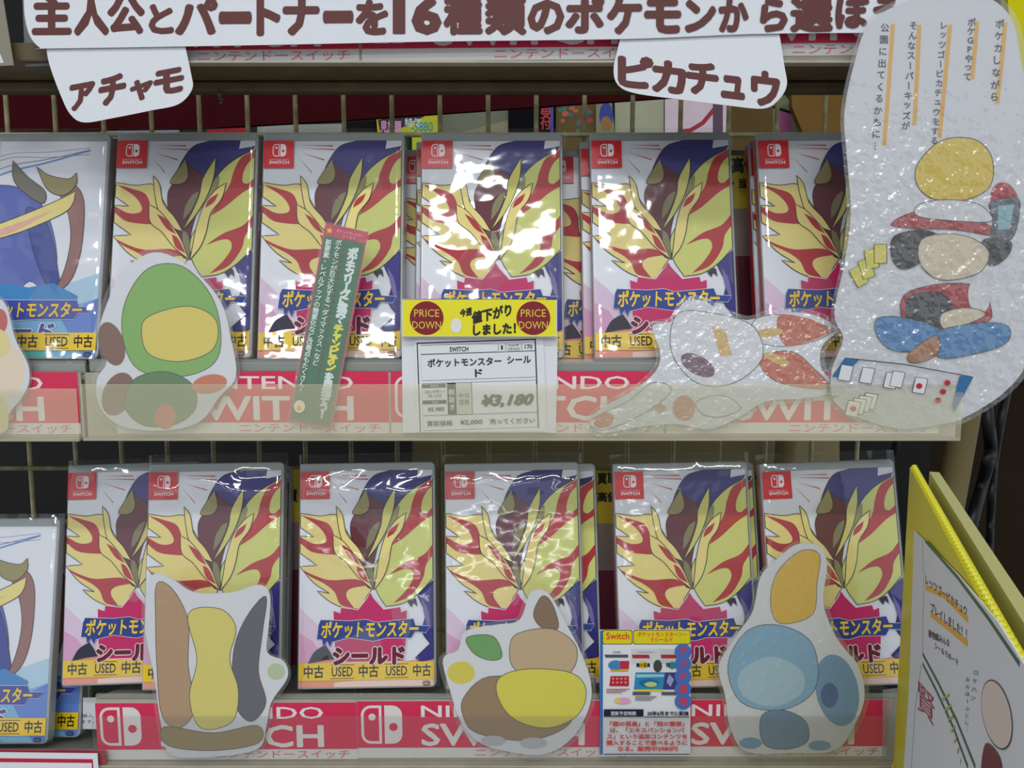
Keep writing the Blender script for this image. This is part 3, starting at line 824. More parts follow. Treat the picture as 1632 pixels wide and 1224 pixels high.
# --- blue cutout with a yellow top
def d5(s):
    s.blob([(1240, 910), (1276, 878), (1306, 884), (1302, 930), (1296, 978), (1256, 994), (1234, 986), (1228, 950)], (226, 184, 44), (40, 60, 110))
    s.poly(oval(1334, 1100, 34, 58, 28, -0.2), (98, 150, 194)); s.poly(oval(1322, 1108, 14, 20, 20), (30, 84, 156))
    s.blob([(1160, 1060), (1190, 1006), (1240, 996), (1290, 1020), (1304, 1070), (1290, 1110), (1240, 1132), (1180, 1118)], (128, 178, 212), DK)
    s.blob([(1180, 1070), (1230, 1046), (1278, 1070), (1276, 1106), (1230, 1126), (1184, 1108)], (168, 202, 222))
    s.blob([(1214, 1140), (1250, 1132), (1284, 1150), (1286, 1182), (1250, 1194), (1216, 1184)], (86, 136, 178), DK)
    s.poly(oval(1196, 1184, 18, 9, 18), (96, 154, 196)); s.poly(oval(1306, 1188, 18, 8, 18), (96, 154, 196))
pl = Plane(1262, 1200, 0.6168, R(3))
sheet_thing('laminated_cutout', 'laminated cutout in light blue patches and a yellow oval, in the lower rail', 'cutout',
            [(1238, 892), (1270, 868), (1304, 870), (1318, 900), (1312, 960), (1330, 1010), (1348, 1036), (1368, 1062), (1378, 1110), (1360, 1160), (1330, 1196), (1262, 1200), (1190, 1198), (1164, 1160), (1156, 1110), (1146, 1060), (1176, 1010), (1200, 974), (1212, 920)], pl, d5, lam=M_lamrough, grow=0.003)
# --- information card in the lower rail
def d6(s):
    BL = (52, 112, 176); Yc = (222, 204, 28); R_ = (206, 56, 56); N_ = (28, 30, 60)
    s.rect(956, 1005, 961, 1203, BL)
    s.poly(rbox(960, 1004, 1008, 1027, 3), BLACK); s.poly(rbox(1009, 1004, 1100.5, 1027, 3), BLACK, True)
    s.poly(rbox(961, 1005, 1007, 1026, 3), Yc); s.poly(rbox(1010, 1005, 1099.5, 1026, 3), Yc, True)
    s.text('Switch', 966, 1019, 1003, 1008, R_, 0.02)
    s.text('ポケットモンスターソー', 1016, 1015, 1094, 1007, R_, 0.02); s.text('ドシールド', 1038, 1023, 1072, 1016, R_, 0.02)
    s.rect(1006, 1034, 1052, 1058, (206, 206, 212)); s.rect(1052, 1034, 1078, 1058, (196, 196, 202), True)
    s.text('2020年6月末まで', 1015, 1041, 1043, 1038, BLACK, 0.0)
    s.text('発売情報', 977, 1041, 989, 1038, BLACK, 0.0)
    s.poly([(963, 1043), (1001, 1043), (1001, 1048), (965, 1048)], (84, 86, 104)); s.poly([(1007, 1043), (1034, 1043), (1036, 1049), (1008, 1049)], (170, 50, 66)); s.poly([(1053, 1043), (1078, 1043), (1078, 1049), (1054, 1049)], (170, 50, 66))
    s.poly(oval(981, 1060, 12, 8, 14), (70, 130, 190)); s.poly([(988, 1053), (1003, 1053), (1002, 1066), (988, 1066)], (190, 40, 70)); s.rect(973, 1067, 1001, 1070, (196, 168, 40))
    s.poly(oval(1025, 1059, 7, 6, 14), (226, 190, 40)); s.text('鎧の孤島', 1014, 1063, 1036, 1056, BLACK, 0.03)
    s.poly(oval(1048, 1061, 7, 10, 12), (66, 70, 66)); s.poly(oval(1071, 1060, 6, 6, 12), (50, 130, 140)); s.text('冠', 1061, 1063, 1068, 1056, BLACK, 0.03)
    s.poly([(973, 1077), (1002, 1077), (1002, 1093), (971, 1093)], (182, 36, 56))
    for i in range(8): s.poly(oval(977 + (i % 4) * 6.6, 1081 + (i // 4) * 6, 1.8, 1.8, 8), (222, 150, 150), same=i > 0)
    s.poly([(1013, 1071), (1060, 1071), (1056, 1098), (1010, 1098)], (48, 136, 186)); s.poly(oval(1034, 1088, 16, 7, 18), (26, 110, 160)); s.poly(oval(1037, 1090, 10, 4, 16), (190, 200, 120))
    s.poly([(1014, 1074), (1058, 1074), (1058, 1078), (1014, 1079)], (150, 200, 216))
    s.poly([(1060, 1071), (1079, 1071), (1079, 1098), (1056, 1098)], (60, 64, 120)); s.poly([(1066, 1074), (1074, 1082), (1068, 1094), (1062, 1086)], (150, 156, 200))
    s.rect(1010, 1098, 1056, 1101, (222, 204, 40)); s.rect(1008, 1102, 1036, 1107, (84, 86, 96)); s.rect(1054, 1102, 1078, 1107, (84, 86, 96))
    for i in range(3):
        s.rect(1012, 1109 + i * 2.6, 1046 - 4 * i, 1110.4 + i * 2.6, (120, 120, 130)); s.rect(966, 1097 + i * 2.6, 1003 - 6 * i, 1098.3 + i * 2.6, (170, 90, 90))
    s.poly(oval(992, 1116, 13, 5, 16), (220, 160, 196)); s.poly(oval(984, 1115, 5, 4, 12), (220, 200, 90))
    for i, c in enumerate('アプデ情報'):
        y = 1038 + i * 19.6
        s.poly(oval(1088, y, 13.2, 13.2, 26), (72, 110, 190)); s.text(c, 1081, y + 7, 1095, y - 7, R_, 0.02)
    s.rect(962, 1129, 1025, 1141, N_); s.text('更新予定時期', 973, 1139, 1013, 1132, (200, 202, 212), 0.02)
    s.text('20年6月までに配信', 1031, 1139, 1097, 1132, N_, 0.04); s.rect(1026, 1140.5, 1098, 1142, N_)
    for (t, x0, y0, x1) in (('「鎧の孤島」と「冠の雪原」', 972, 1148, 1090), ('は、「エキスパンションパ', 972, 1158, 1090), ('ス」という追加コンテンツを', 967, 1168, 1095), ('購入することで遊べるように', 966, 1178, 1095), ('なる。販売中2980円', 984, 1187.5, 1079)):
        s.text(t, x0, y0 + 8, x1, y0, R_, 0.035)
    s.rect(962, 1199.5, 1098, 1201, N_)
pl = Plane(1028, 1206, 0.6166, R(2))
sheet_thing('information_card', 'small printed card with yellow headings and blue circles, in the lower rail', 'card', [(955, 1004), (1101, 1003), (1100, 1205), (957, 1205)], pl, d6, smooth=False)

# --- tall green strip card
def d7(s):
    s.poly([(516, 355), (587, 370), (527, 686), (461, 672)], (190, 52, 76)); s.poly([(517, 371), (584, 385), (526, 682), (464, 669)], (24, 104, 62))
pl7 = Plane(494, 680, 0.6170, R(3), R(-11.5))
def d7b(s):
    L = pl7.loc
    # the strip's own frame: x across, y up along it
    x0, y0 = L(460, 671); x1, _ = L(527, 686); _, y1 = L(516, 355)
    k = (x1 - x0); H = y1 - y0
    s.T = lambda p: (x0 + p[0] * k, y0 + p[1] * H)
    s.rect(0, 0, 1, 1, (198, 50, 78)); s.rect(0.035, 0.012, 0.965, 0.94, mat('strip_green', (22, 106, 62), rough=0.35))
    st = [(0.1 + 0.085 * sin(2 * pi * i / 10) * (1 if i % 2 == 0 else 0.45) + 0.02, 0.968 + 0.018 * cos(2 * pi * i / 10) * (1 if i % 2 == 0 else 0.45)) for i in range(10)]
    s.poly(st, (232, 200, 40))
    s.text('ポケットモンスター', 0.28, 0.966, 0.92, 0.984, (236, 200, 210), 0.0); s.text('シールド', 0.44, 0.948, 0.74, 0.962, (236, 200, 210), 0.0)
    Wc = (226, 236, 230)
    def col_(t, x, ya, yb, sz, m, b):
        T0 = s.T
        s.T = lambda p: (x0 + x * k + p[0], y0 + p[1] * H)
        # characters in metres across, strip fractions down
        n = len(t)
        for i, ch in enumerate(t):
            if ch == ' ': continue
            vs, fs = text_geo(ch, b, 0.0)
            cx = (min(v[0] for v in vs) + max(v[0] for v in vs)) / 2; cy = (min(v[1] for v in vs) + max(v[1] for v in vs)) / 2
            Y = y0 + (ya + (yb - ya) * (i + 0.5) / n) * H; q = []
            rot = ch in 'ー「」'
            for v in vs:
                dx, dy = (v[0] - cx) * sz, (v[1] - cy) * sz
                if rot: dx, dy = dy, -dx
                q.append((x0 + x * k + dx, Y + dy))
            s.raw(q, fs, m)
        s.T = T0
    sz = k * 0.24
    col_('ポケモンリーグに挑み、', 0.74, 0.905, 0.52, sz, Wc, 0.07)
    col_('チャンピオン', 0.74, 0.52, 0.29, sz, (236, 230, 30), 0.07)
    col_('を目指そう！', 0.74, 0.275, 0.05, sz, Wc, 0.07)
    col_('ポケモンが巨大化する「ダイマックス」など', 0.38, 0.935, 0.30, k * 0.155, Wc, 0.015)
    col_('新要素・レベルアップの簡素化など改善点もたくさん！', 0.16, 0.925, 0.15, k * 0.155, Wc, 0.015)
    for i in range(30): s.poly([(0.50 + 0.018 * cos(a), 0.92 - i * 0.029 + 0.0035 * sin(a)) for a in (0, 1.05, 2.1, 3.14, 4.2, 5.25)], (176, 60, 66), same=i > 0)
    s.poly([(0.2 + 0.13 * cos(2 * pi * i / 16), 0.085 + 0.032 * sin(2 * pi * i / 16)) for i in range(16)], (226, 222, 200)); s.poly([(0.2 + 0.05 * cos(2 * pi * i / 12), 0.075 + 0.014 * sin(2 * pi * i / 12)) for i in range(12)], (226, 160, 70))
x0_, y0_ = pl7.loc(460, 671); x1_, _ = pl7.loc(527, 686); _, y1_ = pl7.loc(516, 355)
r = root('strip_card', pl7.m, 'tall narrow green card with a red border, leaning in the upper rail', 'card')
link('card', prism_mesh('card', [(x0_, y0_), (x1_, y0_), (x1_, y1_), (x0_, y1_)], -0.0006, 0, paper), r)
s = Sheet(pl7); d7b(s); s.build('printed_surface', r)
link('laminate', prism_mesh('laminate', [(x0_ - .001, y0_ - .001), (x1_ + .001, y0_ - .001), (x1_ + .001, y1_ + .001), (x0_ - .001, y1_ + .001)], 0.0009, 0.0011, M_lam), r)

# --- price card: backing, ticket and yellow header
pl = Plane(764, 690, 0.6192, R(2))
def d8(s):
    s.stroke([(642, 690), (888, 690)], 0.0002, (150, 150, 150))
sheet_thing('backing_card', 'plain white backing card behind the price ticket', 'card', [(640, 535), (889, 537), (886, 690), (642, 690)], pl, d8, smooth=False)
pl = Plane(764, 689, 0.6182, R(2), R(0.0))
def d9(s):
    T0 = s.T
    # ticket frame is set about two degrees askew
    ux, uy, vx_, vy_ = 192 / 192, -6 / 192, 6 / 148, 1.0
    s.T = lambda p: T0((664 + p[0] * 1.0 + p[1] * 0.035, 546 + p[1] * 0.985 - p[0] * 0.033))
    K = (40, 44, 50)
    def fr(x0, y0, x1, y1, wd=0.0003, first=False): s.stroke([(x0, y0), (x1, y0), (x1, y1), (x0, y1)], wd, K, closed=True, same=not first)
    s.rect(1, 0, 190, 2.2, K); s.rect(0, 0, 1.8, 144, K, True); s.rect(188, 0, 190, 144, K, True)
    fr(6, 5, 128, 19, first=True); fr(130, 5, 141, 19); fr(143, 5, 166, 19); fr(168, 5, 188, 19)
    fr(6, 20, 188, 62); fr(6, 67, 188, 143)
    s.text('SWITCH', 52, 17, 82, 9, K, 0.03); s.text('1', 134, 16, 137, 9, K, 0.02); s.text('2020年', 145, 11.5, 163, 7, K, 0.0); s.text('3月30日', 145, 18, 163, 13, K, 0.0); s.text('170', 172, 16, 184, 9, K, 0.02)
    s.text('ポケットモンスター', 16, 41, 134, 27, K, 0.03); s.text('シール', 143, 39, 181, 27, K, 0.03); s.text('ド', 91, 59, 103, 46, K, 0.03)
    s.rect(6, 68, 44, 74, K, False); s.rect(6, 94, 44, 100, K, True); s.rect(46, 67, 60, 118, K, True)
    s.text('発売日', 20, 73, 32, 69, WHITE, 0.0); s.text('定価', 21, 99, 31, 95, WHITE, 0.0)
    s.text('2019年11', 10, 83, 41, 77, K, 0.0); s.text('月15日', 15, 90, 36, 84, K, 0.0); s.text('¥5,980', 14, 113, 40, 105, K, 0.02, 0.2)
    s.vtext('税抜き', 53, 76, 53, 112, 10.5, (222, 222, 216), 0.02)
    s.rect(62, 68, 84, 118, (196, 196, 190)); s.stroke([(85, 67), (85, 118)], 0.0003, K); s.stroke([(6, 118.5), (188, 118.5)], 0.0003, K)
    s.text('中古', 64, 92, 81, 84, K, 0.0); s.text('価格', 64, 103, 81, 94, K, 0.0)
    s.text('¥3,180', 100, 109, 183, 88, K, 0.05, 0.3)
    s.text('買取価格', 12, 136, 53, 127, K, 0.015); s.text('¥2,000', 65, 136, 100, 127, K, 0.02, 0.1); s.text('売ってください', 112, 136, 184, 127, K, 0.015)
    s.T = T0
sheet_thing('price_ticket', 'printed white price ticket in the upper rail reading 3,180 yen', 'price ticket', [(660, 538), (866, 536), (872, 688), (664, 689)], pl, d9, smooth=False)
pl = Plane(764, 539, 0.616, R(2))
def d10(s):
    D = (130, 26, 44); Yc = (232, 222, 24)
    s.rect(642, 478, 886, 536, mat('header_yellow', Yc, rough=0.35))
    s.stroke([(641, 477), (887, 477), (887, 537), (641, 537)], 0.0004, DK, closed=True)
    for cx in (680, 850):
        s.poly(oval(cx, 507, 27, 27, 32), D)
        s.text('PRICE', cx - 20, 505, cx + 20, 493, (220, 196, 60), 0.0); s.text('DOWN', cx - 23, 524, cx + 23, 512, (220, 196, 60), 0.0)
    T0 = s.T
    s.T = lambda p: T0((p[0], p[1] - (p[0] - 775) * 0.22))
    s.text('今週', 733, 497, 752, 484, DK, 0.05); s.text('値下がり', 752, 512, 815, 492, DK, 0.05); s.T = lambda p: T0((p[0], p[1] - (p[0] - 790) * 0.05)); s.text('しました！', 754, 533, 822, 516, DK, 0.05)
    s.T = T0
    s.poly(oval(727, 519, 9, 12, 20), (226, 226, 220))
sheet_thing('price_header_card', 'yellow header card with two dark red discs above the price ticket', 'card', [(640, 476), (888, 478), (888, 538), (640, 538)], pl, d10, smooth=False)

# --- white and orange cutout
def d11(s):
    W_, O_, Yc = (222, 222, 226), (196, 92, 52), (214, 176, 92)
    s.blob([(1205, 508), (1260, 502), (1316, 520), (1328, 528), (1290, 546), (1240, 552), (1200, 540)], W_, DK)
    s.blob([(1240, 504), (1290, 508), (1328, 528, 1), (1290, 544), (1250, 550)], O_)
    s.blob([(1210, 570), (1262, 560), (1300, 590), (1330, 620, 1), (1280, 618), (1230, 604)], O_, DK)
    s.poly(oval(1226, 530, 22, 7, 18, -0.1), Yc); s.poly(oval(1238, 572, 22, 7, 18, 0.4), Yc)
    s.blob([(1080, 500), (1140, 500), (1200, 520), (1215, 570), (1170, 610), (1110, 610), (1070, 560)], W_, DK)
    s.poly([(1134, 520), (1156, 526), (1166, 566), (1148, 568)], Yc)
    s.poly(oval(1112, 582, 30, 15, 20, 0.5), (110, 70, 92))
    s.blob([(1000, 640), (1040, 610), (1070, 620), (1040, 650), (980, 680), (950, 684), (944, 668)], W_, DK)
    s.poly(oval(962, 670, 17, 12, 18, -0.3), O_); s.poly(oval(1090, 650, 18, 20, 18), O_)
    s.poly(oval(1052, 650, 12, 9, 4, 0.3), (170, 140, 96))
    s.blob([(1110, 640), (1150, 630), (1180, 650), (1150, 664), (1120, 660)], W_, DK)
pl = Plane(1140, 688, 0.6166, R(3))
sheet_thing('laminated_cutout', 'long white and orange laminated cutout lying across the upper rail', 'cutout',
            [(1040, 520), (1070, 512), (1088, 484), (1116, 478), (1150, 496), (1190, 510), (1230, 500), (1290, 500), (1334, 524), (1310, 552), (1310, 590), (1340, 620), (1290, 634), (1220, 640), (1180, 664), (1130, 684), (1080, 676), (1020, 680), (960, 690), (940, 674), (960, 650), (1010, 622), (1046, 590), (1052, 560)], pl, d11, lam=M_lamrough, grow=0.003)

# --- large hand drawn sign
pl = Plane(1440, 690, 0.6200, R(-7))
def d12(s):
    O_ = mat('orange_marker', (232, 174, 52), rough=0.5)
    for (xa, ya, xb, yb) in ((1423, 38, 1409, 232), (1465, 40, 1457, 200), (1514, 40, 1497, 220), (1557, 34, 1549, 126), (1602, 36, 1589, 166)):
        s.stroke([(xa, ya), ((xa + xb) / 2 + 0.5, (ya + yb) / 2), (xb, yb)], 0.0028, O_)
    K = (30, 28, 34)
    s.vtext('公園に出てくるかもに…', 1411, 35, 1394, 242, 14.5, K, 0.02)
    s.vtext('そんなスーパーキッズが', 1456, 33, 1443, 208, 14, K, 0.02)
    s.vtext('レッツゴーピカチュウをする', 1505, 33, 1488, 232, 13, K, 0.02)
    s.vtext('ポケGPやって', 1549, 28, 1541, 130, 14, K, 0.02)
    s.vtext('ポケカしながら', 1594, 28, 1584, 164, 15, K, 0.02)
    Y_, Rd, Bl, Bk, Sk = (226, 196, 46), (176, 34, 46), (62, 132, 190), (34, 32, 38), (222, 206, 180)
    s.blob([(1462, 262), (1500, 224), (1552, 222), (1580, 250), (1578, 296), (1540, 318), (1490, 318), (1462, 296)], Y_, DK, 0.0006)
    s.blob([(1420, 356), (1470, 336), (1560, 352), (1592, 376), (1520, 366), (1450, 364)], Rd, DK)
    s.blob([(1464, 326), (1510, 318), (1560, 326), (1580, 352), (1520, 352), (1462, 344)], (222, 222, 226), DK)
    s.poly(oval(1600, 320, 22, 30, 24, -0.2), Rd)
    s.blob([(1578, 322), (1620, 316), (1624, 340), (1612, 380), (1580, 378), (1582, 350)], (96, 100, 112), DK); s.poly([(1590, 328), (1616, 326), (1608, 366), (1590, 366)], (140, 184, 196))
    s.blob([(1424, 376), (1470, 366), (1500, 380), (1480, 410), (1440, 430), (1420, 410)], Bk)
    s.blob([(1570, 380), (1610, 384), (1606, 408), (1580, 424), (1560, 402)], Bk)
    s.blob([(1470, 380), (1530, 374), (1574, 398), (1560, 434), (1500, 446), (1466, 420)], Sk, DK)
    s.blob([(1440, 470), (1500, 452), (1560, 458), (1580, 500), (1560, 516), (1470, 528), (1440, 516)], Rd, DK)
    s.blob([(1446, 474), (1500, 466), (1520, 500), (1490, 524), (1450, 526)], Bk)
    s.poly(oval(1560, 470, 18, 30, 22), (222, 222, 224)); s.blob([(1500, 500), (1540, 490), (1570, 500), (1540, 516), (1504, 524)], Sk, DK)
    s.blob([(1396, 508), (1440, 506), (1500, 526), (1480, 552), (1430, 560), (1400, 540)], Bl, DK); s.blob([(1490, 530), (1560, 514), (1606, 520), (1600, 548), (1540, 566), (1494, 568)], Bl, DK)
    s.blob([(1450, 560), (1490, 534), (1496, 560), (1470, 576), (1448, 576)], (176, 116, 70), DK)
    for i, (cx, cy, ro) in enumerate(((1368, 440, 0.5), (1380, 428, 0.3), (1388, 412, 0.15), (1402, 404, 0.0))):
        q = [(cx + a * cos(ro) - b * sin(ro) * -1, cy + a * -sin(ro) + b * cos(ro)) for a, b in ((-10, -15), (10, -15), (10, 15), (-10, 15))]
        s.poly(q, (216, 206, 100)); s.stroke(q, 0.0005, DK, closed=True)
    q = [(1344, 572), (1550, 598), (1516, 656), (1320, 630)]
    s.stroke([(1326, 600), (1346, 570), (1440, 580), (1548, 600), (1520, 654)], 0.0006, DK)
    s.poly([(1346, 570), (1368, 573), (1340, 600), (1326, 600)], (60, 110, 160)); s.poly([(1528, 598), (1550, 600), (1520, 655), (1516, 646)], (60, 110, 160))
    for (cx, cy) in ((1348, 594), (1382, 598), (1420, 606), (1430, 604), (1466, 614)):
        q = [(cx - 8, cy - 14), (cx + 11, cy - 11), (cx + 5, cy + 13), (cx - 14, cy + 10)]
        s.poly(q, (220, 220, 224)); s.stroke(q, 0.0005, DK, closed=True)
    for i in range(4):
        cx, cy = 1386 - i * 9, 638 + i * 4
        q = [(cx - 8, cy - 13), (cx + 12, cy - 10), (cx + 5, cy + 14), (cx - 14, cy + 10)]
        s.poly(q, (216, 214, 206)); s.stroke(q, 0.0005, DK, closed=True)
    for (cx, cy) in ((1508, 609), (1501, 623), (1493, 637), (1463, 614), (1358, 650)): s.poly(oval(cx, cy, 5, 4.5, 12), (186, 50, 58))
sheet_thing('hand_drawn_sign', 'large laminated white sign with handwritten columns and orange marker lines, at right', 'sign',
            [(1384, 40), (1430, 8), (1500, -14), (1570, -6), (1612, 30), (1628, 100), (1645, 200), (1650, 400), (1640, 560), (1606, 620), (1540, 664), (1500, 676), (1440, 684), (1380, 670), (1330, 640), (1326, 590), (1344, 540), (1330, 500), (1346, 420), (1356, 340), (1350, 250), (1346, 180), (1362, 100)], pl, d12, lam=M_sign, grow=0.003)

# --- banner and its two name tags
BR = mat('brown_lettering', (92, 40, 36), rough=0.6)
pl = Plane(740, 78, 0.594, R(0))
def d13(s):
    T0 = s.T
    s.T = lambda p: T0((p[0], p[1] + (700 - p[0]) * 0.0075))
    for (t, x0, x1, y0, y1) in (('主', 52, 113, 50, -12), ('人', 119, 173, 52, -16), ('公', 172, 230, 50, -10), ('と', 238, 276, 50, 4), ('パ', 280, 346, 52, -4), ('ー', 350, 400, 34, 18), ('ト', 410, 446, 54, -8), ('ナ', 452, 508, 54, -6), ('ー', 516, 562, 34, 18), ('を', 568, 618, 54, 0), ('1', 622, 650, 54, -4), ('6', 658, 702, 54, -4),
                                ('種', 708, 768, 55, -6), ('類', 774, 838, 56, -4), ('の', 842, 898, 55, 2), ('ポ', 902, 962, 54, -4), ('ケ', 968, 1022, 56, -2), ('モ', 1028, 1084, 55, 2), ('ン', 1092, 1140, 54, 4), ('か', 1146, 1192, 54, 2), ('ら', 1212, 1254, 54, 2), ('選', 1260, 1326, 55, 2), ('ぼ', 1332, 1384, 50, 0), ('う', 1392, 1430, 50, 2)):
        s.text(t, x0 + (4 if t == '1' else 0), y0, x1 - (4 if t == '1' else 0), y1, BR, 0.012 if t == '1' else 0.055)
    s.T = T0
sheet_thing('banner', 'long white paper banner with thick brown lettering along the top', 'banner',
            [(36, -60, 1), (38, 0), (40, 30), (48, 58), (64, 76), (84, 77), (400, 72), (700, 66), (1000, 62), (1200, 54), (1400, 52), (1470, 50, 1), (1470, -60, 1)], pl, d13, n=4)
pl = Plane(200, 194, 0.5950, R(1), R(0))
def d14(s):
    T0 = s.T; s.T = lambda p: T0((p[0], p[1] - (p[0] - 200) * 0.19))
    for (t, x0, x1, y0, y1) in (('ア', 112, 151, 161, 120), ('チ', 158, 200, 162, 116), ('ャ', 208, 243, 164, 132), ('モ', 246, 292, 162, 124)): s.text(t, x0, y0, x1, y1, BR, 0.06)
    s.T = T0
sheet_thing('name_tag', 'white rounded paper tag hanging below the left end of the banner', 'tag',
            [(72, 60, 1), (78, 100), (96, 150), (112, 182), (134, 195), (180, 188), (240, 176), (284, 166), (306, 142), (304, 116), (292, 60, 1)], pl, d14)
pl = Plane(1115, 174, 0.5950, R(1), R(0))
def d15(s):
    T0 = s.T; s.T = lambda p: T0((p[0], p[1] + (p[0] - 1115) * 0.12))
    for (t, x0, x1, y0, y1) in (('ピ', 986, 1040, 152, 102), ('カ', 1040, 1092, 154, 104), ('チ', 1094, 1144, 150, 100), ('ュ', 1150, 1186, 150, 116), ('ウ', 1198, 1242, 156, 102)): s.text(t, x0, y0, x1, y1, BR, 0.06)
    s.T = T0
sheet_thing('name_tag', 'white rounded paper tag hanging below the right part of the banner', 'tag',
            [(994, 40, 1), (984, 80), (978, 110), (984, 134), (1010, 148), (1080, 158), (1160, 168), (1216, 173), (1240, 160), (1254, 136), (1250, 104), (1240, 40, 1)], pl, d15)

# --- top left corner clutter
sheet_thing('grey_card', 'small grey card hanging at the top left beside the banner', 'card', [(35, -20), (80, -20), (80, 104), (40, 106)], Plane(60, 106, 0.612), lambda s: None, m=mat('grey_card', (118, 122, 126), rough=0.5), smooth=False)
sheet_thing('clear_label_holder', 'clear label holder cut off at the top left corner', 'label holder', [(-60, -20), (2, -20), (22, 104), (-60, 108)], Plane(0, 108, 0.600), lambda s: s.poly([(-60, 70), (-2, 80), (6, 100), (-60, 104)], WHITE), m=mat('holder_grey', (134, 128, 112), rough=0.3), smooth=False)
# --- white card with a red frame, lower left
def d16(s):
    s.stroke([(-140, 1210), (147, 1213), (152, 1300)], 0.0032, (188, 40, 64))
sheet_thing('framed_card', 'white card with a red frame line at the bottom left corner', 'card', [(-200, 1197), (155, 1201), (163, 1300), (-200, 1300)], Plane(0, 1300, 0.612), d16, smooth=False)
wb, _ = slab('rail_backing', [(-200, 1194), (168, 1198), (172, 1300), (-200, 1300)], 0.616, mat('red_plastic', (170, 44, 66), rough=0.4), 0.002)
prop(wb, 'red plastic backing behind the framed card at bottom left', 'backing')
def d17(s): s.text('購入する', 130, 1144, 168, 1138, DK, 0.0); s.text('ます。', 130, 1153, 150, 1147, DK, 0.0)
sheet_thing('small_notice', 'small white notice with tiny print under the leftmost red cornered case', 'notice', [(132, 1112), (172, 1112), (172, 1162), (132, 1162)], Plane(150, 1162, 0.665), d17, smooth=False)

# ------------------------------------------------------------------ yellow side board with a poster, running towards the viewer
A = at_y(1450, 745, 0.606)
rr_ = ray(1632, 1085); tB = (A.z - CAMZ) / rr_.z; B = ORI + rr_ * tB
ax = Vector((B.x - A.x, B.y - A.y, 0)).normalized()
class VP(Plane):
    def __init__(s, o, ax):
        nz = ax.cross(Vector((0, 0, 1))).normalized()   # face normal
        s.m = Matrix.Translation(o) @ Matrix(((ax.x, 0, nz.x, 0), (ax.y, 0, nz.y, 0), (0, 1, nz.z, 0), (0, 0, 0, 1)))
        s.i = s.m.inverted(); s.n = nz; s.o = o
vp = VP(Vector((A.x, A.y, A.z - 0.35)), ax)
if vp.n.dot(ORI - A) < 0:
    pass
Lb = (B - A).length + 0.06
r = root('side_board', vp.m, 'bright yellow corrugated board standing edge-on at the right, a poster on it', 'board')
M_yel = mat('yellow_corrugated_plastic', (214, 206, 24), rough=0.4, grain=0.08, gscale=30)
link('board_sheet', prism_mesh('board_sheet', [(0, 0), (Lb, 0), (Lb, 0.35), (0, 0.35)], -0.005, 0, M_yel), r)
bm = bmesh.new()
for i in range(int(Lb / 0.006)):
    m_ = Matrix.Translation((0.003 + i * 0.006, 0.3505, -0.0025))
    bmesh.ops.create_icosphere(bm, subdivisions=1, radius=0.0026, matrix=m_)
me = bpy.data.meshes.new('fluted_edge'); bm.to_mesh(me); bm.free(); me.materials.append(M_yel)
fl = link('fluted_edge', me, r); fl['kind'] = 'stuff'
link('rear_sheet', prism_mesh('rear_sheet', [(0.01, 0), (Lb, 0), (Lb, 0.352), (0.02, 0.352)], -0.016, -0.010, mat('cream_sheet', (190, 186, 120), rough=0.5)), r)
class Off: pass
def vpoly(px): return [vp.loc(*p) for p in px]
pr = root('side_poster', vp.m @ Matrix.Translation((0, 0, 0.0012)), 'white poster with green lines and slanting handwriting on the yellow side board', 'poster')
link('card', prism_mesh('card', vpoly([(1460, 846), (1530, 915), (1596, 992), (1640, 1062), (1680, 1130), (1680, 1300), (1438, 1300), (1452, 1100)]), -0.0006, 0, paper), pr)
s = Sheet(vp)
GR = (30, 96, 60); K = (40, 36, 40)
s.stroke([(1478, 862), (1530, 920), (1580, 985), (1632, 1060)], 0.0020, GR)
s.stroke([(1474, 862), (1476, 930), (1474, 1040)], 0.001, GR); s.stroke([(1474, 1042), (1500, 1090), (1530, 1150), (1560, 1224)], 0.0022, GR, same=True); s.stroke([(1474, 1058), (1496, 1100), (1524, 1160), (1548, 1224)], 0.0022, GR, same=True)
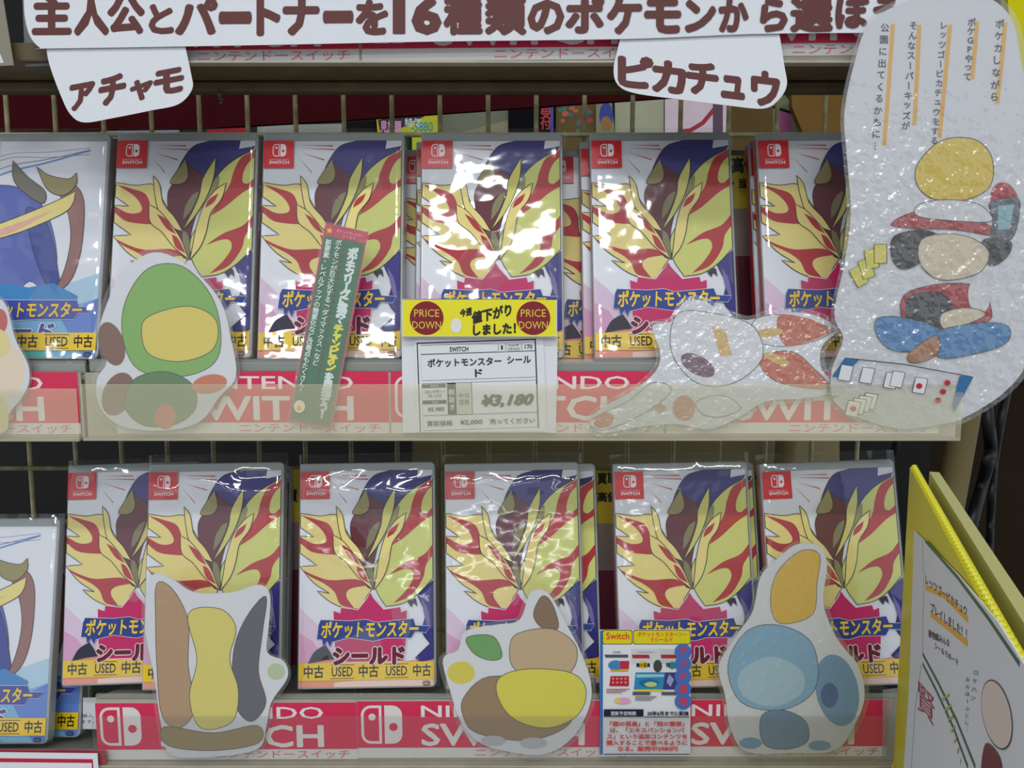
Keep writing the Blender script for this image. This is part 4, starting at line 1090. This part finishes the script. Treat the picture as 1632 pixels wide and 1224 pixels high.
s.stroke([(1456, 1224), (1462, 1130), (1472, 1060)], 0.0010, GR, same=True)
OM = mat('orange_marker', (0, 0, 0))
s.stroke([(1479, 936), (1510, 950), (1548, 988)], 0.003, OM); s.stroke([(1487, 979), (1515, 1000), (1547, 1026)], 0.003, OM, same=True)
def slant(t, x0, y0, x1, y1, h, m, b=0.0):
    T0 = s.T
    a = (y1 - y0) / (x1 - x0)
    s.T = lambda p: T0((p[0], y0 + (p[0] - x0) * a + p[1]))
    s.text(t, x0, 0, x1, -h, m, b); s.T = T0
slant('レッツゴーピカチュウ', 1479, 932, 1546, 984, 17, K, 0.01)
slant('プレイしました！！', 1487, 976, 1546, 1020, 17, K, 0.01)
slant('動物編みんな', 1484, 1016, 1518, 1032, 13, K, 0.01); slant('シールでのーマ', 1494, 1034, 1532, 1062, 10, K, 0.01)
slant('賢', 1466, 1130, 1494, 1160, 46, (170, 40, 60), 0.0)
s.vtext('ロケハン', 1562, 1066, 1556, 1120, 9, K, 0.0); s.vtext('ルルはーふじし…', 1548, 1078, 1547, 1170, 8, K, 0.0)
for i in range(7): s.stroke([(1506 + i * 5, 1116 + i * 17), (1518 + i * 3.2, 1108 + i * 17)], 0.0012, (200, 180, 50), same=i > 0)
s.poly(oval(1596, 1140, 23, 56, 26, -0.2), (226, 206, 196)); s.stroke(oval(1596, 1140, 23, 56, 26, -0.2), 0.0005, K, closed=True)
s.poly(spline([(1578, 1186), (1600, 1206), (1602, 1240), (1572, 1240)]), (110, 26, 40))
s.build('printed_surface', pr)
for o in (r, pr):
    pass
# narrow yellow return of the board beside the last case
o, _ = slab('board_return', [(1432, 1200), (1449, 1140), (1449, 1300), (1400, 1300)], 0.606, M_yel, 0.003)
prop(o, 'lower yellow corner of board left of the side poster', 'board')
# clear end piece of the lower rail
o, _ = slab('rail_end_holder', [(1407, 1100), (1458, 1094), (1456, 1120), (1436, 1140), (1432, 1207), (1407, 1207)], 0.619, M_clear, 0.0008)
prop(o, 'empty clear plastic end of the lower price rail beside the blue cutout', 'label holder')
bpy.context.view_layer.update()
